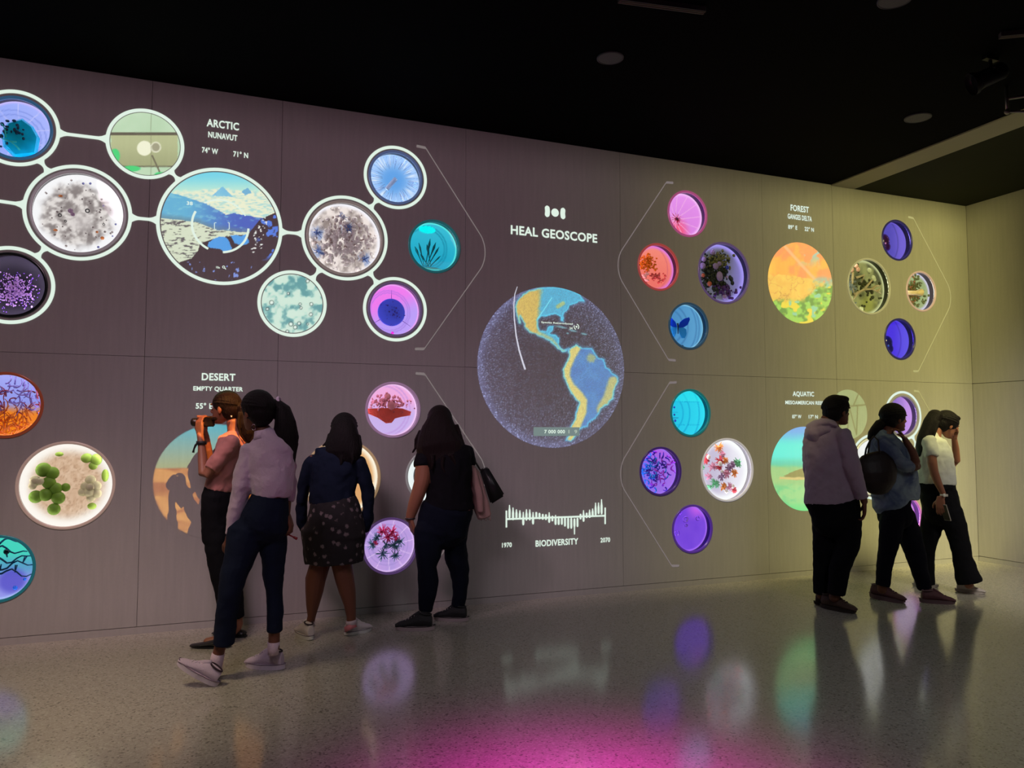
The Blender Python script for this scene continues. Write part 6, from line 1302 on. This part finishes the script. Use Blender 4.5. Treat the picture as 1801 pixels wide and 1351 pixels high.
bm = bmesh.new(); ball(bm, P.pt(A6, 566, 536, -.085), .009, seg=10); bm_obj('ring_gem', bm, mat('silver', (.75, .72, .72), .2, metal=1), P.root, True)
msh, mso = mat('maroon_shoe', (88, 48, 56), .7, bump=.2, bscale=80), mat('maroon_sole', (110, 84, 92), .7)
fshoe(P, B6, 200, 1120, 540, 1185, m_up=msh, m_sole=mso, name='maroon_shoe', sole_h=.03, k_h=1.15, m_collar=mso); fshoe(P, B6, 712, 1172, 1060, 1190, m_up=msh, m_sole=mso, name='maroon_shoe', sole_h=.03, k_h=1.15, m_collar=mso)
tote = empty('tote_bag', P.pt(A6, 290, 1240, -.2), 'dark brown tote bag on the shoulder of the woman holding her chin', 'tote bag'); tb = mat('brown_tote', (.022, .011, .010), .55, var=.15, bump=.2, bscale=50)
bm = bmesh.new(); ring_loft(bm, P.path(A6, [(250, 825, -.20, 190, .05), (275, 900, -.21, 225, .07), (295, 1020, -.22, 228, .085), (300, 1130, -.22, 205, .085), (300, 1215, -.21, 150, .07)]), 20); remeshed('bag_body', bm, tb, tote, .007, 4)
for off, x0, x1 in ((-.24, 140, 330), (-.16, 170, 360)):
    bm = bmesh.new(); tube(bm, [P.pt(A6, x0, 850, off), P.pt(A6, x0+18, 740, off+.02), P.pt(A6, 205, 640, off+.04), P.pt(A6, 250, 590, off+.08), P.pt(A6, 300, 640, off+.02), P.pt(A6, x1-20, 740, off), P.pt(A6, x1, 860, off)], .008, 8); bm_obj('handle', bm, tb, tote, True)

# ---- 7 the woman in the white tee
P = Person('woman in a white tee and flared black trousers with a hand at her nose', (1668, 1040))
hf = (CR*.90+FH*.18-Vector((0, 0, .38))).normalized()
W_, rot, k = head(P.body, P.pt(A6, 1062, 582), hf, Vector((0, 0, 1))+CR*.35, .226)
P.skin(A6, [(1000, 500, .0, 60, .055), (975, 570, 0, 66, .058), (950, 640, 0, 90, .08)])
top, tr = bmesh.new(), bmesh.new()
P.cloth(top, A6, [(930, 590, 0, 100, .08), (930, 650, .0, 155, .13), (955, 760, 0, 185, .16), (975, 880, 0, 195, .165), (990, 1000, 0, 205, .16), (992, 1090, 0, 208, .155), (995, 1160, 0, 208, .155)])
P.cloth(top, A6, [(905, 640, -.14, 76, .075), (925, 740, -.17, 78, .075), (935, 835, -.19, 72, .068)])
P.cloth(top, A6, [(1010, 650, .14, 70, .07), (1080, 740, .17, 66, .066)])
P.skin(A6, [(930, 800, -.19, 52, .048), (940, 900, -.2, 55, .046), (965, 1020, -.2, 48, .042), (1010, 1140, -.2, 42, .036), (1062, 1250, -.2, 32, .028), (1080, 1300, -.2, 28, .024)])
hand(P.body, P.pt(B6, 905, 100, -.2), (Vector((0, 0, -1))+CR*-.05), (CR*.6+FH*.5), -1, 1.0, (.3, .55, .4)); P.skin(A6, [(1076, 1280, -.2, 28, .025), (1055, 1330, -.2, 30, .026)])
P.skin(A6, [(1060, 720, .17, 46, .042), (1150, 850, .19, 44, .042), (1216, 945, .18, 42, .04), (1230, 880, .15, 42, .036), (1222, 740, .1, 38, .032), (1205, 620, .05, 30, .027), (1205, 575, .04, 28, .025)])
hand(P.body, P.pt(A6, 1212, 590, .04), (CU*.9+CR*.1), (-CR*.95), 1, .95, (.9, 1.0, .6), .02, .7)
P.cloth(tr, A6, [(990, 1130, 0, 200, .15), (990, 1200, 0, 208, .16)], flat=False)
P.cloth(tr, B6, [(880, 40, 0, 175, .155), (905, 150, 0, 178, .165), (925, 260, 0, 182, .165)], flat=False)
P.cloth(tr, B6, [(850, 240, .06, 122, .12), (808, 400, .08, 100, .105), (775, 560, .1, 82, .09), (760, 700, .12, 70, .08), (765, 850, .13, 66, .078), (770, 985, .13, 68, .08)])
P.cloth(tr, B6, [(990, 240, -.06, 128, .12), (1060, 400, -.08, 106, .11), (1100, 540, -.1, 92, .095), (1130, 700, -.12, 92, .092), (1170, 850, -.13, 110, .1), (1208, 968, -.14, 124, .105)])
P.skin(B6, [(1190, 900, -.14, 44, .038), (1200, 1000, -.14, 44, .038)]); P.skin(B6, [(770, 940, .13, 40, .036), (765, 1000, .13, 40, .036)])
P.done_body(SKIN); face_details(P, W_, rot, k)
remeshed('tee', top, mat('white_jersey', (212, 214, 205), .88, var=.04, bump=.35, bscale=18), P.root, .0075, 5, disp=.026)
remeshed('flared_trousers', tr, mat('black_cloth', (.006, .006, .008), .9, spec=.12), P.root, .008, 4, disp=.016)
h = bmesh.new(); hair_cap(h, W_, rot, k, grow=1.07); ball(h, W_(.055, 0, .2), .04*k, 1.1, 1.5, .7, 12, rot)
ring_loft(h, P.path(A6, [(985, 330, .0, 75, .08), (935, 420, .0, 82, .09), (895, 520, .0, 80, .09), (845, 620, .0, 72, .08), (805, 720, .0, 46, .07), (780, 820, .0, 22, .04)])); locks(h, P, A6, [[(1020, 420, -.08), (985, 520, -.09), (960, 600, -.1), (930, 650, -.1)], [(870, 480, 0), (800, 640, 0), (768, 760, 0), (758, 850, 0)]], 20)
remeshed('hair', h, HAIRM, P.root, .005, 3)
bm = bmesh.new(); p0 = P.pt(A6, 1082, 1292, -.2); ring_loft(bm, [(p0+Vector((0, 0, z)), .033, .03) for z in (-.01, .01)], 16, False); w_ = bm_obj('watch', bm, mat('white_strap', (205, 200, 190), .4), P.root, True)
bm = bmesh.new(); ball(bm, P.pt(A6, 1086, 1292, -.235), .017, 1, .5, 1, 12); bm_obj('watch_face', bm, mat('watch_glass', (225, 225, 215), .15), w_, True)
wsh = mat('cream_shoe', (200, 190, 185), .65, bump=.2, bscale=80)
fshoe(P, B6, 1075, 1058, 1372, 1088, m_up=wsh, m_sole=wsh, name='white_shoe', m_collar=wsh); fshoe(P, B6, 632, 1000, 885, 1018, m_up=wsh, m_sole=wsh, name='white_shoe', m_collar=wsh)
ph = empty('mobile_phone', P.pt(B6, 965, 260, -.22), 'thin pale mobile phone held low by the woman in the white tee', 'phone')
a, b = P.pt(B6, 948, 215, -.225), P.pt(B6, 975, 305, -.225); d = (b-a).normalized(); s_ = (CR*.35-FH*.9).normalized(); n = d.cross(s_).normalized(); bm = bmesh.new(); box(bm, 0, 1, 0, 1, 0, 1)
for v_ in bm.verts: v_.co = a-d*.05+d*(v_.co.x*.15)+s_*((v_.co.y-.5)*.07)+n*((v_.co.z-.5)*.009)
bmesh.ops.bevel(bm, geom=bm.edges[:], offset=.003, segments=2, affect='EDGES'); bm_obj('phone_case', bm, mat('phone_case', (190, 180, 170), .3), ph)
bm = bmesh.new(); box(bm, 0, 1, 0, 1, 0, 1)
for v_ in bm.verts: v_.co = a-d*.045+d*(v_.co.x*.14)+s_*((v_.co.y-.5)*.062)+n*(.0046+v_.co.z*.001)
bm_obj('phone_screen', bm, mat('phone_glass', (.01, .01, .012), .08), ph)
